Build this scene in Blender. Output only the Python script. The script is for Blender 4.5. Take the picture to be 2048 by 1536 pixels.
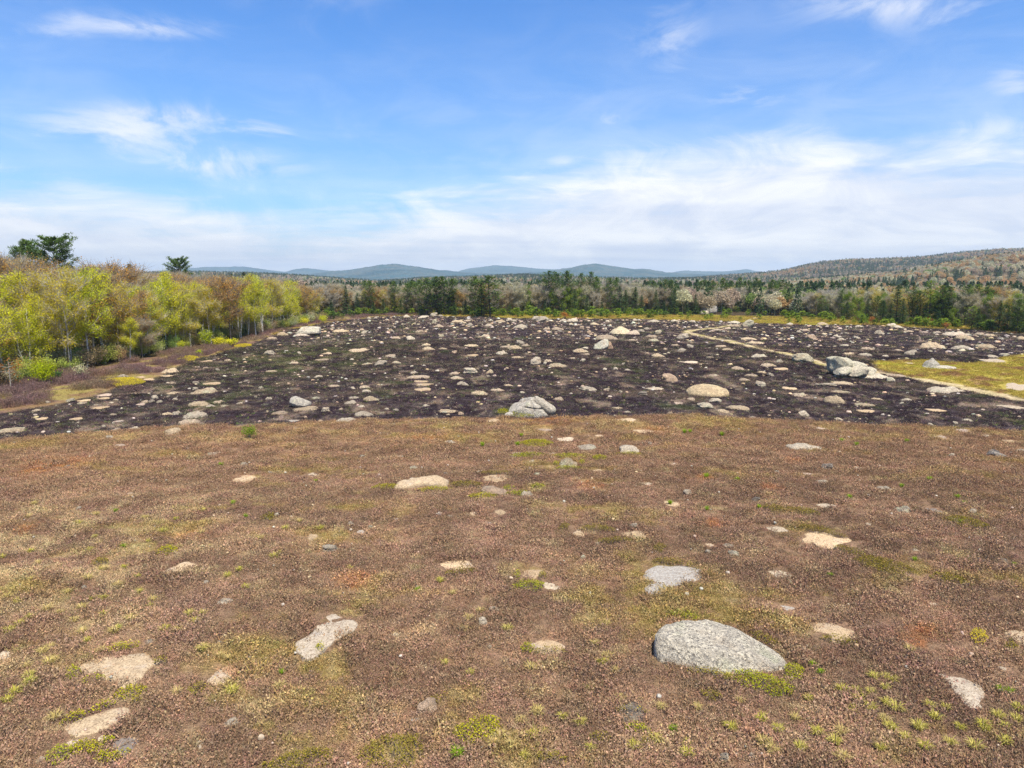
import bpy, bmesh, math, random
import numpy as np
from mathutils import Vector, Matrix

# ------------------------------------------------------------------ scene, camera, light
for o in list(bpy.data.objects):
    bpy.data.objects.remove(o)
SC = bpy.context.scene
COL = SC.collection
R = math.radians
rs = np.random.RandomState(7)
random.seed(7)

CAM_H = 11.0
FPX = 1422.0            # focal length in pixels of the 2048 px wide photograph
HORIZ = 562.0           # row of the true horizon
PITCH = math.atan((768 - HORIZ) / FPX)
cd = bpy.data.cameras.new("camera")
cam = bpy.data.objects.new("camera", cd)
COL.objects.link(cam)
cd.sensor_fit = 'HORIZONTAL'
cd.sensor_width = 36.0
cd.lens = 36.0 * FPX / 2048.0
cd.clip_start = 0.5
cd.clip_end = 40000
cam.location = (0, 0, CAM_H)
cam.rotation_euler = (R(90) - PITCH, 0, 0)
SC.camera = cam

SUN_EL, SUN_AZ = R(65), R(152)      # azimuth clockwise from +Y (the view direction)
SUN_STRENGTH = 5.0
SKY_STRENGTH = 0.110
EXPOSURE = 0.78
tosun = Vector((math.sin(SUN_AZ) * math.cos(SUN_EL), math.cos(SUN_AZ) * math.cos(SUN_EL), math.sin(SUN_EL)))
sl = bpy.data.lights.new("sun", 'SUN')
sl.energy = SUN_STRENGTH
sl.angle = R(2.5)
sl.color = (1.0, 0.93, 0.79)
sun = bpy.data.objects.new("sun", sl)
COL.objects.link(sun)
sun.location = (0, -40, 80)
sun.rotation_euler = tosun.to_track_quat('Z', 'Y').to_euler()

SC.view_settings.view_transform = 'Standard'
SC.view_settings.look = 'None'
SC.view_settings.gamma = 1
SC.view_settings.exposure = EXPOSURE
SC.view_settings.use_curve_mapping = False
SC.render.engine = 'CYCLES'
SC.cycles.max_bounces = 5
SC.cycles.diffuse_bounces = 2
SC.cycles.glossy_bounces = 1
SC.cycles.transmission_bounces = 3
SC.cycles.volume_bounces = 0
SC.cycles.caustics_reflective = False
SC.cycles.caustics_refractive = False
SC.cycles.use_denoising = True
SC.cycles.denoiser = 'OPENIMAGEDENOISE'
SC.cycles.denoising_input_passes = 'RGB_ALBEDO_NORMAL'
SC.cycles.denoising_prefilter = 'NONE'
SC.render.film_transparent = False


class NT:
    """small helper for wiring nodes"""
    def __init__(s, tree):
        s.t = tree

    def n(s, typ, **kw):
        nd = s.t.nodes.new(typ)
        for k, v in kw.items():
            setattr(nd, k, v)
        return nd

    def put(s, sock, v):
        if isinstance(v, bpy.types.NodeSocket):
            s.t.links.new(v, sock)
        elif v is not None:
            if hasattr(sock.default_value, '__len__') and not hasattr(v, '__len__'):
                v = (v,) * len(sock.default_value)
            if hasattr(v, '__len__') and len(v) == 3 and len(sock.default_value) == 4:
                v = tuple(v) + (1,)
            sock.default_value = v

    def m(s, op, a, b=None, c=None, clamp=False):
        nd = s.n('ShaderNodeMath', operation=op, use_clamp=clamp)
        s.put(nd.inputs[0], a)
        if b is not None: s.put(nd.inputs[1], b)
        if c is not None: s.put(nd.inputs[2], c)
        return nd.outputs[0]

    def v(s, op, a, b=None):
        nd = s.n('ShaderNodeVectorMath', operation=op)
        s.put(nd.inputs[0], a)
        if b is not None: s.put(nd.inputs[1], b)
        return nd.outputs['Value'] if op in ('LENGTH', 'DOT_PRODUCT') else nd.outputs[0]

    def mix(s, f, a, b, mode='MIX'):
        nd = s.n('ShaderNodeMix', data_type='RGBA', blend_type=mode)
        s.put(nd.inputs[0], f); s.put(nd.inputs[6], a); s.put(nd.inputs[7], b)
        return nd.outputs[2]

    def noise(s, vec, scale, detail=3, rough=0.55, dist=0.0):
        nd = s.n('ShaderNodeTexNoise')
        s.put(nd.inputs['Vector'], vec); s.put(nd.inputs['Scale'], scale)
        s.put(nd.inputs['Detail'], detail); s.put(nd.inputs['Roughness'], rough)
        s.put(nd.inputs['Distortion'], dist)
        return nd.outputs[0]

    def ramp(s, f, lo, hi, a=0.0, b=1.0):
        nd = s.n('ShaderNodeMapRange', interpolation_type='SMOOTHSTEP')
        s.put(nd.inputs[0], f); s.put(nd.inputs[1], lo); s.put(nd.inputs[2], hi)
        s.put(nd.inputs[3], a); s.put(nd.inputs[4], b)
        return nd.outputs[0]

    def comb(s, x, y, z):
        nd = s.n('ShaderNodeCombineXYZ')
        s.put(nd.inputs[0], x); s.put(nd.inputs[1], y); s.put(nd.inputs[2], z)
        return nd.outputs[0]


def pix_dir(px, py):
    """unit ray direction of a photograph pixel (2048 x 1536)"""
    a, b = (px - 1024) / FPX, (768 - py) / FPX
    d = np.array([a, math.cos(PITCH) + b * math.sin(PITCH), -math.sin(PITCH) + b * math.cos(PITCH)])
    return d / np.linalg.norm(d)


# ------------------------------------------------------------------ sky
W = bpy.data.worlds.new("World")
SC.world = W
W.use_nodes = True
W.node_tree.nodes.clear()
t = NT(W.node_tree)
sky = t.n('ShaderNodeTexSky', sky_type='NISHITA', sun_disc=False)
sky.sun_elevation = SUN_EL
sky.sun_rotation = SUN_AZ
sky.altitude = 50
sky.air_density = 1.25
sky.dust_density = 0.25
sky.ozone_density = 3.0
hs = t.n('ShaderNodeHueSaturation')
hs.inputs['Saturation'].default_value = 1.12
hs.inputs['Value'].default_value = 1.0
t.put(hs.inputs['Color'], sky.outputs[0])
bg_sky = t.n('ShaderNodeBackground')
t.put(bg_sky.inputs[0], t.mix(1.0, hs.outputs[0], (0.40, 0.65, 0.97), 'MULTIPLY'))
bg_sky.inputs[1].default_value = SKY_STRENGTH
tc = t.n('ShaderNodeTexCoord')
D = tc.outputs['Generated']
sep = t.n('ShaderNodeSeparateXYZ'); t.put(sep.inputs[0], D)
dx, dy, dz = sep.outputs
hor = t.m('SQRT', t.m('ADD', t.m('MULTIPLY', dx, dx), t.m('MULTIPLY', dy, dy)))
tv = t.m('DIVIDE', dz, t.m('MAXIMUM', hor, 0.02))              # tangent of the elevation
# cloud deck seen in perspective: project the direction on a plane overhead
zz = t.m('ADD', t.m('MAXIMUM', dz, 0.0), 0.055)
plane = t.comb(t.m('DIVIDE', dx, zz), t.m('DIVIDE', dy, zz), 0.0)
mp = t.n('ShaderNodeMapping'); mp.inputs['Rotation'].default_value = (0, 0, R(-24))
mp.inputs['Scale'].default_value = (0.50, 1.0, 1.0)
t.put(mp.inputs[0], plane)
streak = t.noise(mp.outputs[0], 0.62, 7, 0.58, 0.45)
fine = t.noise(mp.outputs[0], 2.4, 6, 0.62, 0.6)
mp2 = t.n('ShaderNodeMapping'); mp2.inputs['Location'].default_value = (5.3, 2.2, 0)
mp2.inputs['Scale'].default_value = (0.8, 1.0, 1.0)
t.put(mp2.inputs[0], plane)
puff = t.noise(mp2.outputs[0], 0.9, 7, 0.6, 0.3)
dirn = t.noise(D, 2.2, 3, 0.5)
mp3 = t.n('ShaderNodeMapping'); mp3.inputs['Rotation'].default_value = (0, R(14), 0); mp3.inputs['Scale'].default_value = (1.0, 1.0, 2.7)
t.put(mp3.inputs[0], D)
curl = t.noise(mp3.outputs[0], 7.5, 9, 0.62, 0.9)
tex = t.m('ADD', t.m('MULTIPLY', streak, 0.40), t.m('ADD', t.m('MULTIPLY', fine, 0.20), t.m('MULTIPLY', curl, 0.40)))
# the low bank along the horizon: its upper limit wanders with direction
az = t.m('ARCTAN2', dx, dy)
az_r = t.m('DIVIDE', az, 0.62)
lim = t.m('ADD', 0.150, t.m('MULTIPLY', t.m('SINE', t.m('MULTIPLY', az, 1.0)), 0.065))
lim = t.m('ADD', lim, t.m('MULTIPLY', t.m('COSINE', t.m('MULTIPLY', t.m('ADD', az, 0.22), 6.5)), -0.022))
lim = t.m('ADD', lim, t.m('MULTIPLY', t.m('SUBTRACT', tex, 0.5), 0.26))
lim = t.m('ADD', lim, t.m('MULTIPLY', t.m('SUBTRACT', dirn, 0.5), 0.06))
bank = t.ramp(t.m('SUBTRACT', lim, tv), -0.030, 0.075)
# thin veil that follows the bank upwards
veil = t.m('MULTIPLY', t.ramp(t.m('SUBTRACT', lim, tv), -0.26, 0.05), 0.24)
# drifting wisps higher up
wisps = [(230, 275, 0.145, 0.048, 0.72), (470, 335, 0.11, 0.020, 0.6), (530, 250, 0.050, 0.022, 0.75), (200, 35, 0.07, 0.012, 0.45), (320, 58, 0.075, 0.012, 0.65),
         (100, 62, 0.09, 0.012, 0.4), (1340, 70, 0.050, 0.060, 0.42), (1840, 8, 0.16, 0.028, 0.62), (2030, 160, 0.055, 0.026, 0.5),
         (1490, 196, 0.055, 0.018, 0.62), (1222, 235, 0.022, 0.012, 0.55), (1125, 326, 0.030, 0.014, 0.55), (1720, 240, 0.08, 0.014, 0.35),
         (2000, 262, 0.08, 0.022, 0.6), (1108, 204, 0.03, 0.007, 0.4), (370, 225, 0.10, 0.014, 0.35), (60, 395, 0.12, 0.030, 0.7), (940, 262, 0.10, 0.012, 0.18)]
dyy = t.m('MAXIMUM', dy, 0.02)
ux = t.m('DIVIDE', dx, dyy)
uz = t.m('DIVIDE', dz, dyy)
tot = None
for (px, py, sx, sz, amp) in wisps:
    d = pix_dir(px, py)
    a = t.m('DIVIDE', t.m('SUBTRACT', ux, d[0] / d[1]), sx)
    b = t.m('DIVIDE', t.m('SUBTRACT', uz, d[2] / d[1]), sz)
    g = t.m('MULTIPLY', t.m('EXPONENT', t.m('MULTIPLY', t.m('ADD', t.m('MULTIPLY', a, a), t.m('MULTIPLY', b, b)), -1.0)), amp)
    tot = g if tot is None else t.m('ADD', tot, g)
tot = t.m('MULTIPLY', tot, t.ramp(dy, 0.0, 0.2))
gen = t.m('MULTIPLY', t.ramp(dirn, 0.52, 0.75), 0.30)            # the same thin cirrus all around
wv = t.m('MULTIPLY', t.m('ADD', t.m('MULTIPLY', tot, 1.12), gen), t.ramp(curl, 0.33, 0.72))
cov = t.m('MAXIMUM', t.m('MAXIMUM', t.m('MULTIPLY', bank, 0.97), t.m('MULTIPLY', veil, t.ramp(tex, 0.25, 0.62, 0.35, 1.25))), wv)
cov = t.m('MINIMUM', cov, 0.96)
shade = t.m('ADD', t.m('MULTIPLY', t.ramp(curl, 0.33, 0.66), 0.60), t.m('MULTIPLY', t.ramp(streak, 0.30, 0.68), 0.50), clamp=True)
ccol = t.mix(shade, (0.62, 0.675, 0.82), (0.97, 0.965, 0.965))
bg_c = t.n('ShaderNodeBackground')
t.put(bg_c.inputs[0], ccol)
bg_c.inputs[1].default_value = 0.68
ms = t.n('ShaderNodeMixShader')
t.put(ms.inputs[0], cov)
t.t.links.new(bg_sky.outputs[0], ms.inputs[1])
t.t.links.new(bg_c.outputs[0], ms.inputs[2])
wo = t.n('ShaderNodeOutputWorld')
t.t.links.new(ms.outputs[0], wo.inputs[0])

# ------------------------------------------------------------------ noise and terrain in numpy
_perm = np.random.RandomState(11).permutation(256).astype(np.int32)
_perm = np.concatenate([_perm, _perm, _perm])
_g3 = np.random.RandomState(12).normal(size=(256, 3))
_g3 /= np.linalg.norm(_g3, axis=1)[:, None]


def pn(p):
    """gradient noise, p: (N,3) -> about -0.7..0.7"""
    p = np.asarray(p, float)
    i = np.floor(p).astype(np.int64)
    f = p - i
    u = f * f * f * (f * (f * 6 - 15) + 10)
    i &= 255
    out = 0.0
    for cx in (0, 1):
        wx = u[:, 0] if cx else 1 - u[:, 0]
        for cy in (0, 1):
            wy = u[:, 1] if cy else 1 - u[:, 1]
            for cz in (0, 1):
                wz = u[:, 2] if cz else 1 - u[:, 2]
                h = _perm[_perm[_perm[i[:, 0] + cx] + i[:, 1] + cy] + i[:, 2] + cz] & 255
                g = _g3[h]
                out = out + wx * wy * wz * (g[:, 0] * (f[:, 0] - cx) + g[:, 1] * (f[:, 1] - cy) + g[:, 2] * (f[:, 2] - cz))
    return out


_g2 = np.stack([np.cos(np.arange(256) * 2.399963), np.sin(np.arange(256) * 2.399963)], 1) * 1.15


def pn2(x, y):
    ix = np.floor(x); iy = np.floor(y)
    fx = x - ix; fy = y - iy
    i = ix.astype(np.int32) & 255; j = iy.astype(np.int32) & 255
    u = fx * fx * fx * (fx * (fx * 6 - 15) + 10); v = fy * fy * fy * (fy * (fy * 6 - 15) + 10)
    a = _perm[i]; b = _perm[i + 1]
    g00, g01, g10, g11 = _g2[_perm[a + j]], _g2[_perm[a + j + 1]], _g2[_perm[b + j]], _g2[_perm[b + j + 1]]
    n00 = g00[:, 0] * fx + g00[:, 1] * fy; n10 = g10[:, 0] * (fx - 1) + g10[:, 1] * fy
    n01 = g01[:, 0] * fx + g01[:, 1] * (fy - 1); n11 = g11[:, 0] * (fx - 1) + g11[:, 1] * (fy - 1)
    p = n00 + u * (n10 - n00); q = n01 + u * (n11 - n01)
    return p + v * (q - p)


def n2(x, y, s, seed=0.0, octv=1, rough=0.5):
    """2-d noise with feature size s metres"""
    x = np.atleast_1d(np.asarray(x, float)); y = np.atleast_1d(np.asarray(y, float))
    tot, a, k = 0.0, 1.0, 1.0
    for _ in range(octv):
        tot = tot + a * pn2(x * (k / s) + seed * 1.37 + 0.31 * k, y * (k / s) + seed * 2.11 + 0.17 * k)
        a *= rough; k *= 2.03
    return tot


def fbm3(p, octv=3, rough=0.5):
    tot, a, k = 0.0, 1.0, 1.0
    for _ in range(octv):
        tot = tot + a * pn(p * k + 3.7 * k); a *= rough; k *= 2.1
    return tot


def sst(a, b, x):
    q = np.clip((np.asarray(x, float) - a) / (b - a), 0, 1)
    return q * q * (3 - 2 * q)


def hgt(x, y):
    x = np.atleast_1d(np.asarray(x, float)); y = np.atleast_1d(np.asarray(y, float))
    r = np.hypot(x, y)
    h = -0.9 * (1 - np.exp(-(x / 46.0) ** 2))
    near = 1 - sst(500, 1500, r)
    h = h + near * (0.55 * n2(x, y, 26, 3.1) + 0.22 * n2(x, y, 8, 9.2) + 0.07 * n2(x, y, 2.6, 21.3))
    h = h + 6.0 * sst(56, 122, -x) * (1 - 0.75 * sst(110, 240, y)) * (1 - sst(260, 420, y)) * sst(-60, 20, y)
    return h


def hz(x, y):
    return float(hgt(x, y)[0])


_tt = np.concatenate([np.arange(8, 90, 0.5), np.arange(90, 420, 1.2)])


def ground(px, py):
    """photograph pixel -> point on the terrain"""
    d = pix_dir(px, py)
    P = d[None, :] * _tt[:, None]
    below = np.nonzero(CAM_H + P[:, 2] < hgt(P[:, 0], P[:, 1]))[0]
    k = max(below[0] if len(below) else len(_tt) - 1, 1)
    fine_ = np.linspace(_tt[k - 1], _tt[k], 25)
    P = d[None, :] * fine_[:, None]
    h = hgt(P[:, 0], P[:, 1])
    below = np.nonzero(CAM_H + P[:, 2] < h)[0]
    j = below[0] if len(below) else 24
    return np.array([P[j, 0], P[j, 1], h[j]])


def polyw(pts):
    return np.array([ground(a, b)[:2] for a, b in pts])


def sdist(x, y, poly):
    """signed distance to a polygon, positive inside"""
    x = np.asarray(x, float); y = np.asarray(y, float)
    n = len(poly)
    best = np.full(x.shape, 1e9); ins = np.zeros(x.shape, bool)
    for i in range(n):
        x0, y0 = poly[i]; x1, y1 = poly[(i + 1) % n]
        ex, ey = x1 - x0, y1 - y0
        q = np.clip(((x - x0) * ex + (y - y0) * ey) / max(ex * ex + ey * ey, 1e-9), 0, 1)
        best = np.minimum(best, np.hypot(x - x0 - q * ex, y - y0 - q * ey))
        c = ((y0 > y) != (y1 > y))
        with np.errstate(divide='ignore', invalid='ignore'):
            c &= x < (x1 - x0) * (y - y0) / (y1 - y0) + x0
        ins ^= c
    return np.where(ins, best, -best)


def dline(x, y, pts):
    best = np.full(np.shape(x), 1e9)
    for i in range(len(pts) - 1):
        x0, y0 = pts[i]; x1, y1 = pts[i + 1]
        ex, ey = x1 - x0, y1 - y0
        q = np.clip(((x - x0) * ex + (y - y0) * ey) / max(ex * ex + ey * ey, 1e-9), 0, 1)
        best = np.minimum(best, np.hypot(x - x0 - q * ex, y - y0 - q * ey))
    return best


# zones of the field, traced on the ground
BURN = polyw([(-260, 905), (0, 880), (120, 868), (250, 860), (345, 853), (480, 852), (600, 845), (700, 839), (800, 839), (900, 837), (1000, 834),
              (1080, 839), (1140, 836), (1300, 831), (1450, 833), (1600, 841), (1750, 849), (1900, 854), (2048, 862), (2300, 872),
              (2300, 690), (2048, 668), (1900, 658), (1800, 653), (1700, 650), (1560, 648), (1400, 642), (1300, 638), (1150, 637),
              (1000, 635), (860, 630), (780, 632), (690, 640), (640, 647), (580, 658), (540, 672), (500, 690), (440, 704), (385, 720), (335, 741),
              (300, 758), (230, 776), (180, 792), (100, 809), (0, 826), (-260, 850)])
ISLE = polyw([(1752, 722), (1800, 720), (1870, 722), (1935, 727), (2000, 716), (2060, 706), (2250, 700), (2250, 860), (2048, 797), (1985, 785), (1920, 776),
              (1860, 762), (1800, 748), (1755, 740)])
TRACK = polyw([(2300, 862), (2048, 800), (1985, 787), (1900, 768), (1830, 756), (1770, 747), (1700, 735), (1640, 726), (1590, 712), (1540, 701), (1480, 687),
               (1430, 677), (1395, 670), (1372, 664), (1385, 660), (1420, 657), (1455, 652), (1490, 648)])
HEATHM = polyw([(-300, 850), (0, 826), (100, 809), (180, 792), (230, 776), (300, 758), (335, 741), (385, 720), (440, 704), (500, 690), (540, 672),
                (580, 658), (640, 647), (690, 640), (780, 632), (860, 629), (850, 622), (700, 622), (640, 634), (560, 655), (470, 684), (340, 704), (200, 737),
                (0, 770), (-300, 800)])


def zones(x, y):
    """burn, grass isle, track, far meadow, left margin, forest floor : each 0..1"""
    x = np.asarray(x, float); y = np.asarray(y, float)
    r = np.hypot(x, y)
    jit = (0.9 * n2(x, y, 3.0, 31.0, 2) + 1.3 * n2(x, y, 11.0, 5.0)) * np.clip(r / 90, 0.35, 2.0)
    sb = sdist(x, y, BURN)
    burn = sst(-0.3, 0.3, sb + jit * 0.6 + 0.5 * n2(x, y, 1.2, 33.0, 2))
    isle = sst(-0.6, 0.6, sdist(x, y, ISLE) + jit * 0.7)
    dt = dline(x, y, TRACK)
    track = (1 - sst(0.45, 1.55, dt + 0.9 * n2(x, y, 1.6, 44.0, 2))) * (1 - 0.45 * np.exp(-(dt / 0.28) ** 2))
    marg = sst(-0.8, 0.8, sdist(x, y, HEATHM) + jit * 0.4)
    far = (1 - burn) * sst(95, 130, r) * (1 - marg)
    forest = sst(53, 58, -x + jit) * sst(40, 60, y)
    forest = np.maximum(forest, sst(252, 262, r))
    burn = burn * (1 - isle) * (1 - track)
    isle = isle * (1 - track)
    return burn, isle, track, far, marg, forest


RUST = [(405, 1067, 36), (712, 1162, 34), (1180, 972, 26), (1585, 920, 20), (1400, 954, 22), (1423, 1047, 26), (1836, 1258, 30), (1540, 975, 20), (60, 1055, 30),
        (1840, 1285, 26), (120, 925, 36), (1240, 1370, 0), (1300, 862, 24), (90, 940, 40), (850, 880, 30), (1100, 840, 40)]
_rust = [(ground(a, b), w) for a, b, w in RUST if w]


def bld(c, d, f):
    return c + (np.asarray(d)[None, :] - c) * np.asarray(f)[:, None]


def ground_col(x, y, z6=None):
    """albedo of the vegetation / soil at a place"""
    x = np.atleast_1d(np.asarray(x, float)); y = np.atleast_1d(np.asarray(y, float))
    burn, isle, track, far, marg, forest = z6 if z6 is not None else zones(x, y)
    r = np.hypot(x, y)
    a = n2(x, y, 3.4, 51.0, 3, 0.6); b = n2(x * 0.55, y, 5.5, 61.0, 3, 0.6); c = n2(x, y, 1.3, 71.0, 2); d = n2(x, y, 13.0, 81.0, 2)
    e = n2(x, y, 0.5, 91.0, 2)
    col = np.tile(np.array([0.190, 0.120, 0.073]), (len(x), 1))
    col = bld(col, (0.25, 0.155, 0.095), sst(-0.15, 0.55, a))
    col = bld(col, (0.155, 0.094, 0.060), sst(0.10, 0.6, -a) * 0.7)
    col = bld(col, (0.245, 0.165, 0.060), sst(0.10, 0.62, b + 0.25 * d + 0.45 * c + 0.3 * e) * 0.72)
    col = bld(col, (0.21, 0.165, 0.045), sst(0.32, 0.75, b + 0.6 * c + 0.4 * e) * 0.55)
    col = bld(col, (0.34, 0.25, 0.135), sst(0.22, 0.60, c + 0.35 * e - 0.1) * 0.65)
    col = bld(col, (0.26, 0.155, 0.11), sst(0.25, 0.6, n2(x, y, 4.5, 131.0, 2)) * 0.3)
    # the heath nearer to the burn is more orange
    col = bld(col, (0.25, 0.145, 0.075), sst(34, 56, r) * 0.4)
    ed = np.exp(-((sdist(x, y, BURN) + 3.0) / 2.6) ** 2) * sst(-0.15, 0.35, a + 0.5 * c)
    col = bld(col, (0.34, 0.26, 0.085), ed * 0.4)
    lp = np.exp(-(((x + 21) / 9.0) ** 2 + ((y - 27) / 8.0) ** 2)) * sst(-0.1, 0.4, c + 0.5 * a + 0.12)
    col = bld(col, (0.36, 0.275, 0.14), lp * 0.6)
    for (p, w) in _rust:
        dd = np.hypot(x - p[0], y - p[1])
        rr = w * math.hypot(p[0], p[1]) / FPX * 1.15
        col = bld(col, (0.36, 0.125, 0.035), np.exp(-(dd / rr) ** 2) * sst(-0.3, 0.4, c + e) * 0.5)
    # burned ground
    bc = np.tile(np.array([0.040, 0.028, 0.032]), (len(x), 1))
    bc = bld(bc, (0.072, 0.052, 0.049), sst(0.0, 0.55, a))
    bc = bld(bc, (0.115, 0.083, 0.062), sst(0.12, 0.6, b + 0.4 * e) * 0.8)
    bc = bld(bc, (0.27, 0.20, 0.14), sst(0.26, 0.55, n2(x * 0.7, y * 0.45, 2.2, 101.0, 3, 0.6)) * 0.75)
    bc = bld(bc, (0.070, 0.085, 0.030), sst(0.34, 0.70, n2(x, y, 7.0, 111.0, 3, 0.6)) * 0.5)
    lp = np.exp(-(((x + 33) / 13.0) ** 2 + ((y - 112) / 30.0) ** 2))
    bc = bld(bc, (0.095, 0.105, 0.035), lp * sst(-0.25, 0.3, a) * 0.7)
    col = col + (bc - col) * burn[:, None]
    # yellow grass
    gc = np.tile(np.array([0.34, 0.265, 0.055]), (len(x), 1))
    gc = bld(gc, (0.26, 0.15, 0.065), sst(0.02, 0.5, a + 0.3 * d))
    gc = bld(gc, (0.38, 0.33, 0.055), sst(0.1, 0.5, -b))
    gm = np.maximum(isle, far)
    col = col + (gc - col) * gm[:, None]
    mc = np.tile(np.array([0.155, 0.090, 0.080]), (len(x), 1))
    mc = bld(mc, (0.25, 0.195, 0.060), sst(-0.05, 0.35, b + 0.4 * a))
    mc = bld(mc, (0.19, 0.115, 0.055), sst(0.1, 0.5, -a))
    col = col + (mc - col) * (marg * (1 - burn))[:, None]
    col = bld(col, (0.055, 0.040, 0.024), forest * (1 - burn))
    tk = np.tile(np.array([0.50, 0.40, 0.235]), (len(x), 1))
    tk = bld(tk, (0.36, 0.31, 0.10), sst(0.05, 0.45, a) * sst(70, 110, r))
    tk = bld(tk, (0.58, 0.50, 0.42), sst(0.1, 0.4, b) * (1 - sst(60, 95, x * 0 + r)))
    col = col + (tk - col) * track[:, None]
    return np.clip(col, 0.01, 0.9)


# ------------------------------------------------------------------ mesh and object helpers
def mesh(name, V, F4=None, F3=None, mats=(), mi4=None, mi3=None, smooth=False):
    V = np.asarray(V, np.float32).reshape(-1, 3)
    F4 = np.zeros((0, 4), np.int32) if F4 is None or len(F4) == 0 else np.asarray(F4, np.int32)
    F3 = np.zeros((0, 3), np.int32) if F3 is None or len(F3) == 0 else np.asarray(F3, np.int32)
    me = bpy.data.meshes.new(name)
    me.vertices.add(len(V)); me.vertices.foreach_set('co', V.ravel())
    nl = F4.size + F3.size
    me.loops.add(nl)
    me.loops.foreach_set('vertex_index', np.concatenate([F4.ravel(), F3.ravel()]))
    npoly = len(F4) + len(F3)
    me.polygons.add(npoly)
    st = np.concatenate([np.arange(len(F4)) * 4, F4.size + np.arange(len(F3)) * 3]).astype(np.int32)
    me.polygons.foreach_set('loop_start', st)
    if mi4 is not None or mi3 is not None:
        a = np.zeros(len(F4), np.int32) if mi4 is None else np.broadcast_to(mi4, (len(F4),))
        b = np.zeros(len(F3), np.int32) if mi3 is None else np.broadcast_to(mi3, (len(F3),))
        me.polygons.foreach_set('material_index', np.concatenate([a, b]).astype(np.int32))
    if smooth:
        me.polygons.foreach_set('use_smooth', np.ones(npoly, bool))
    for m in mats:
        me.materials.append(m)
    me.update(calc_edges=True)
    me.validate()
    return me


def obj(name, data, parent=None, loc=(0, 0, 0), rot=(0, 0, 0), scl=(1, 1, 1), label=None, cat=None, group=None, kind=None, color=None):
    o = bpy.data.objects.new(name, data)
    COL.objects.link(o)
    o.location = loc; o.rotation_euler = rot; o.scale = scl
    if parent is not None: o.parent = parent
    if label: o['label'] = label
    if cat: o['category'] = cat
    if group: o['group'] = group
    if kind: o['kind'] = kind
    if color is not None: o.color = tuple(color) + (1,) if len(color) == 3 else color
    return o


def vattr(me, name, arr):
    arr = np.asarray(arr, np.float32)
    if arr.ndim == 1:
        a = me.attributes.new(name, 'FLOAT', 'POINT'); a.data.foreach_set('value', arr)
    elif arr.shape[1] == 3 and name != 'tint' and name != 'col':
        a = me.attributes.new(name, 'FLOAT_VECTOR', 'POINT'); a.data.foreach_set('vector', arr.ravel())
    else:
        if arr.shape[1] == 3: arr = np.concatenate([arr, np.ones((len(arr), 1), np.float32)], 1)
        a = me.attributes.new(name, 'FLOAT_COLOR', 'POINT'); a.data.foreach_set('color', arr.ravel())


# ------------------------------------------------------------------ materials
def newmat(name):
    m = bpy.data.materials.new(name)
    m.use_nodes = True
    m.node_tree.nodes.clear()
    return m, NT(m.node_tree)


def finish(t, shader, disp=None):
    o = t.n('ShaderNodeOutputMaterial')
    t.t.links.new(shader, o.inputs[0])


def bsdf(t, col, rough=0.85, spec=0.2, normal=None):
    b = t.n('ShaderNodeBsdfPrincipled')
    t.put(b.inputs['Base Color'], col); t.put(b.inputs['Roughness'], rough)
    t.put(b.inputs['Specular IOR Level'], spec)
    if normal is not None: t.put(b.inputs['Normal'], normal)
    return b.outputs[0]


def bump(t, h, strength=0.5, dist=0.05):
    b = t.n('ShaderNodeBump')
    b.inputs['Strength'].default_value = strength; b.inputs['Distance'].default_value = dist
    t.put(b.inputs['Height'], h)
    return b.outputs[0]


def mat_ground():
    m, t = newmat('ground')
    at = t.n('ShaderNodeAttribute', attribute_name='col')
    pos = t.n('ShaderNodeNewGeometry').outputs['Position']
    f1 = t.noise(pos, 14.0, 4, 0.7); f2 = t.noise(pos, 3.2, 4, 0.65); f3 = t.noise(pos, 60.0, 2, 0.7)
    k = t.m('ADD', t.m('MULTIPLY', t.ramp(f1, 0.3, 0.7), 0.75), t.m('MULTIPLY', t.ramp(f2, 0.3, 0.7), 0.45))
    k = t.m('ADD', 0.38, k)
    c = t.mix(1.0, at.outputs['Color'], t.comb(k, k, k), 'MULTIPLY')
    # stray pale grit and dead leaves
    fl = t.ramp(f3, 0.67, 0.75)
    c = t.mix(t.m('MULTIPLY', fl, 0.35), c, (0.42, 0.33, 0.24))
    hgt_ = t.m('ADD', f1, t.m('MULTIPLY', f2, 1.5))
    finish(t, bsdf(t, c, 0.95, 0.1, bump(t, hgt_, 0.8, 0.12)))
    return m


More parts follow.
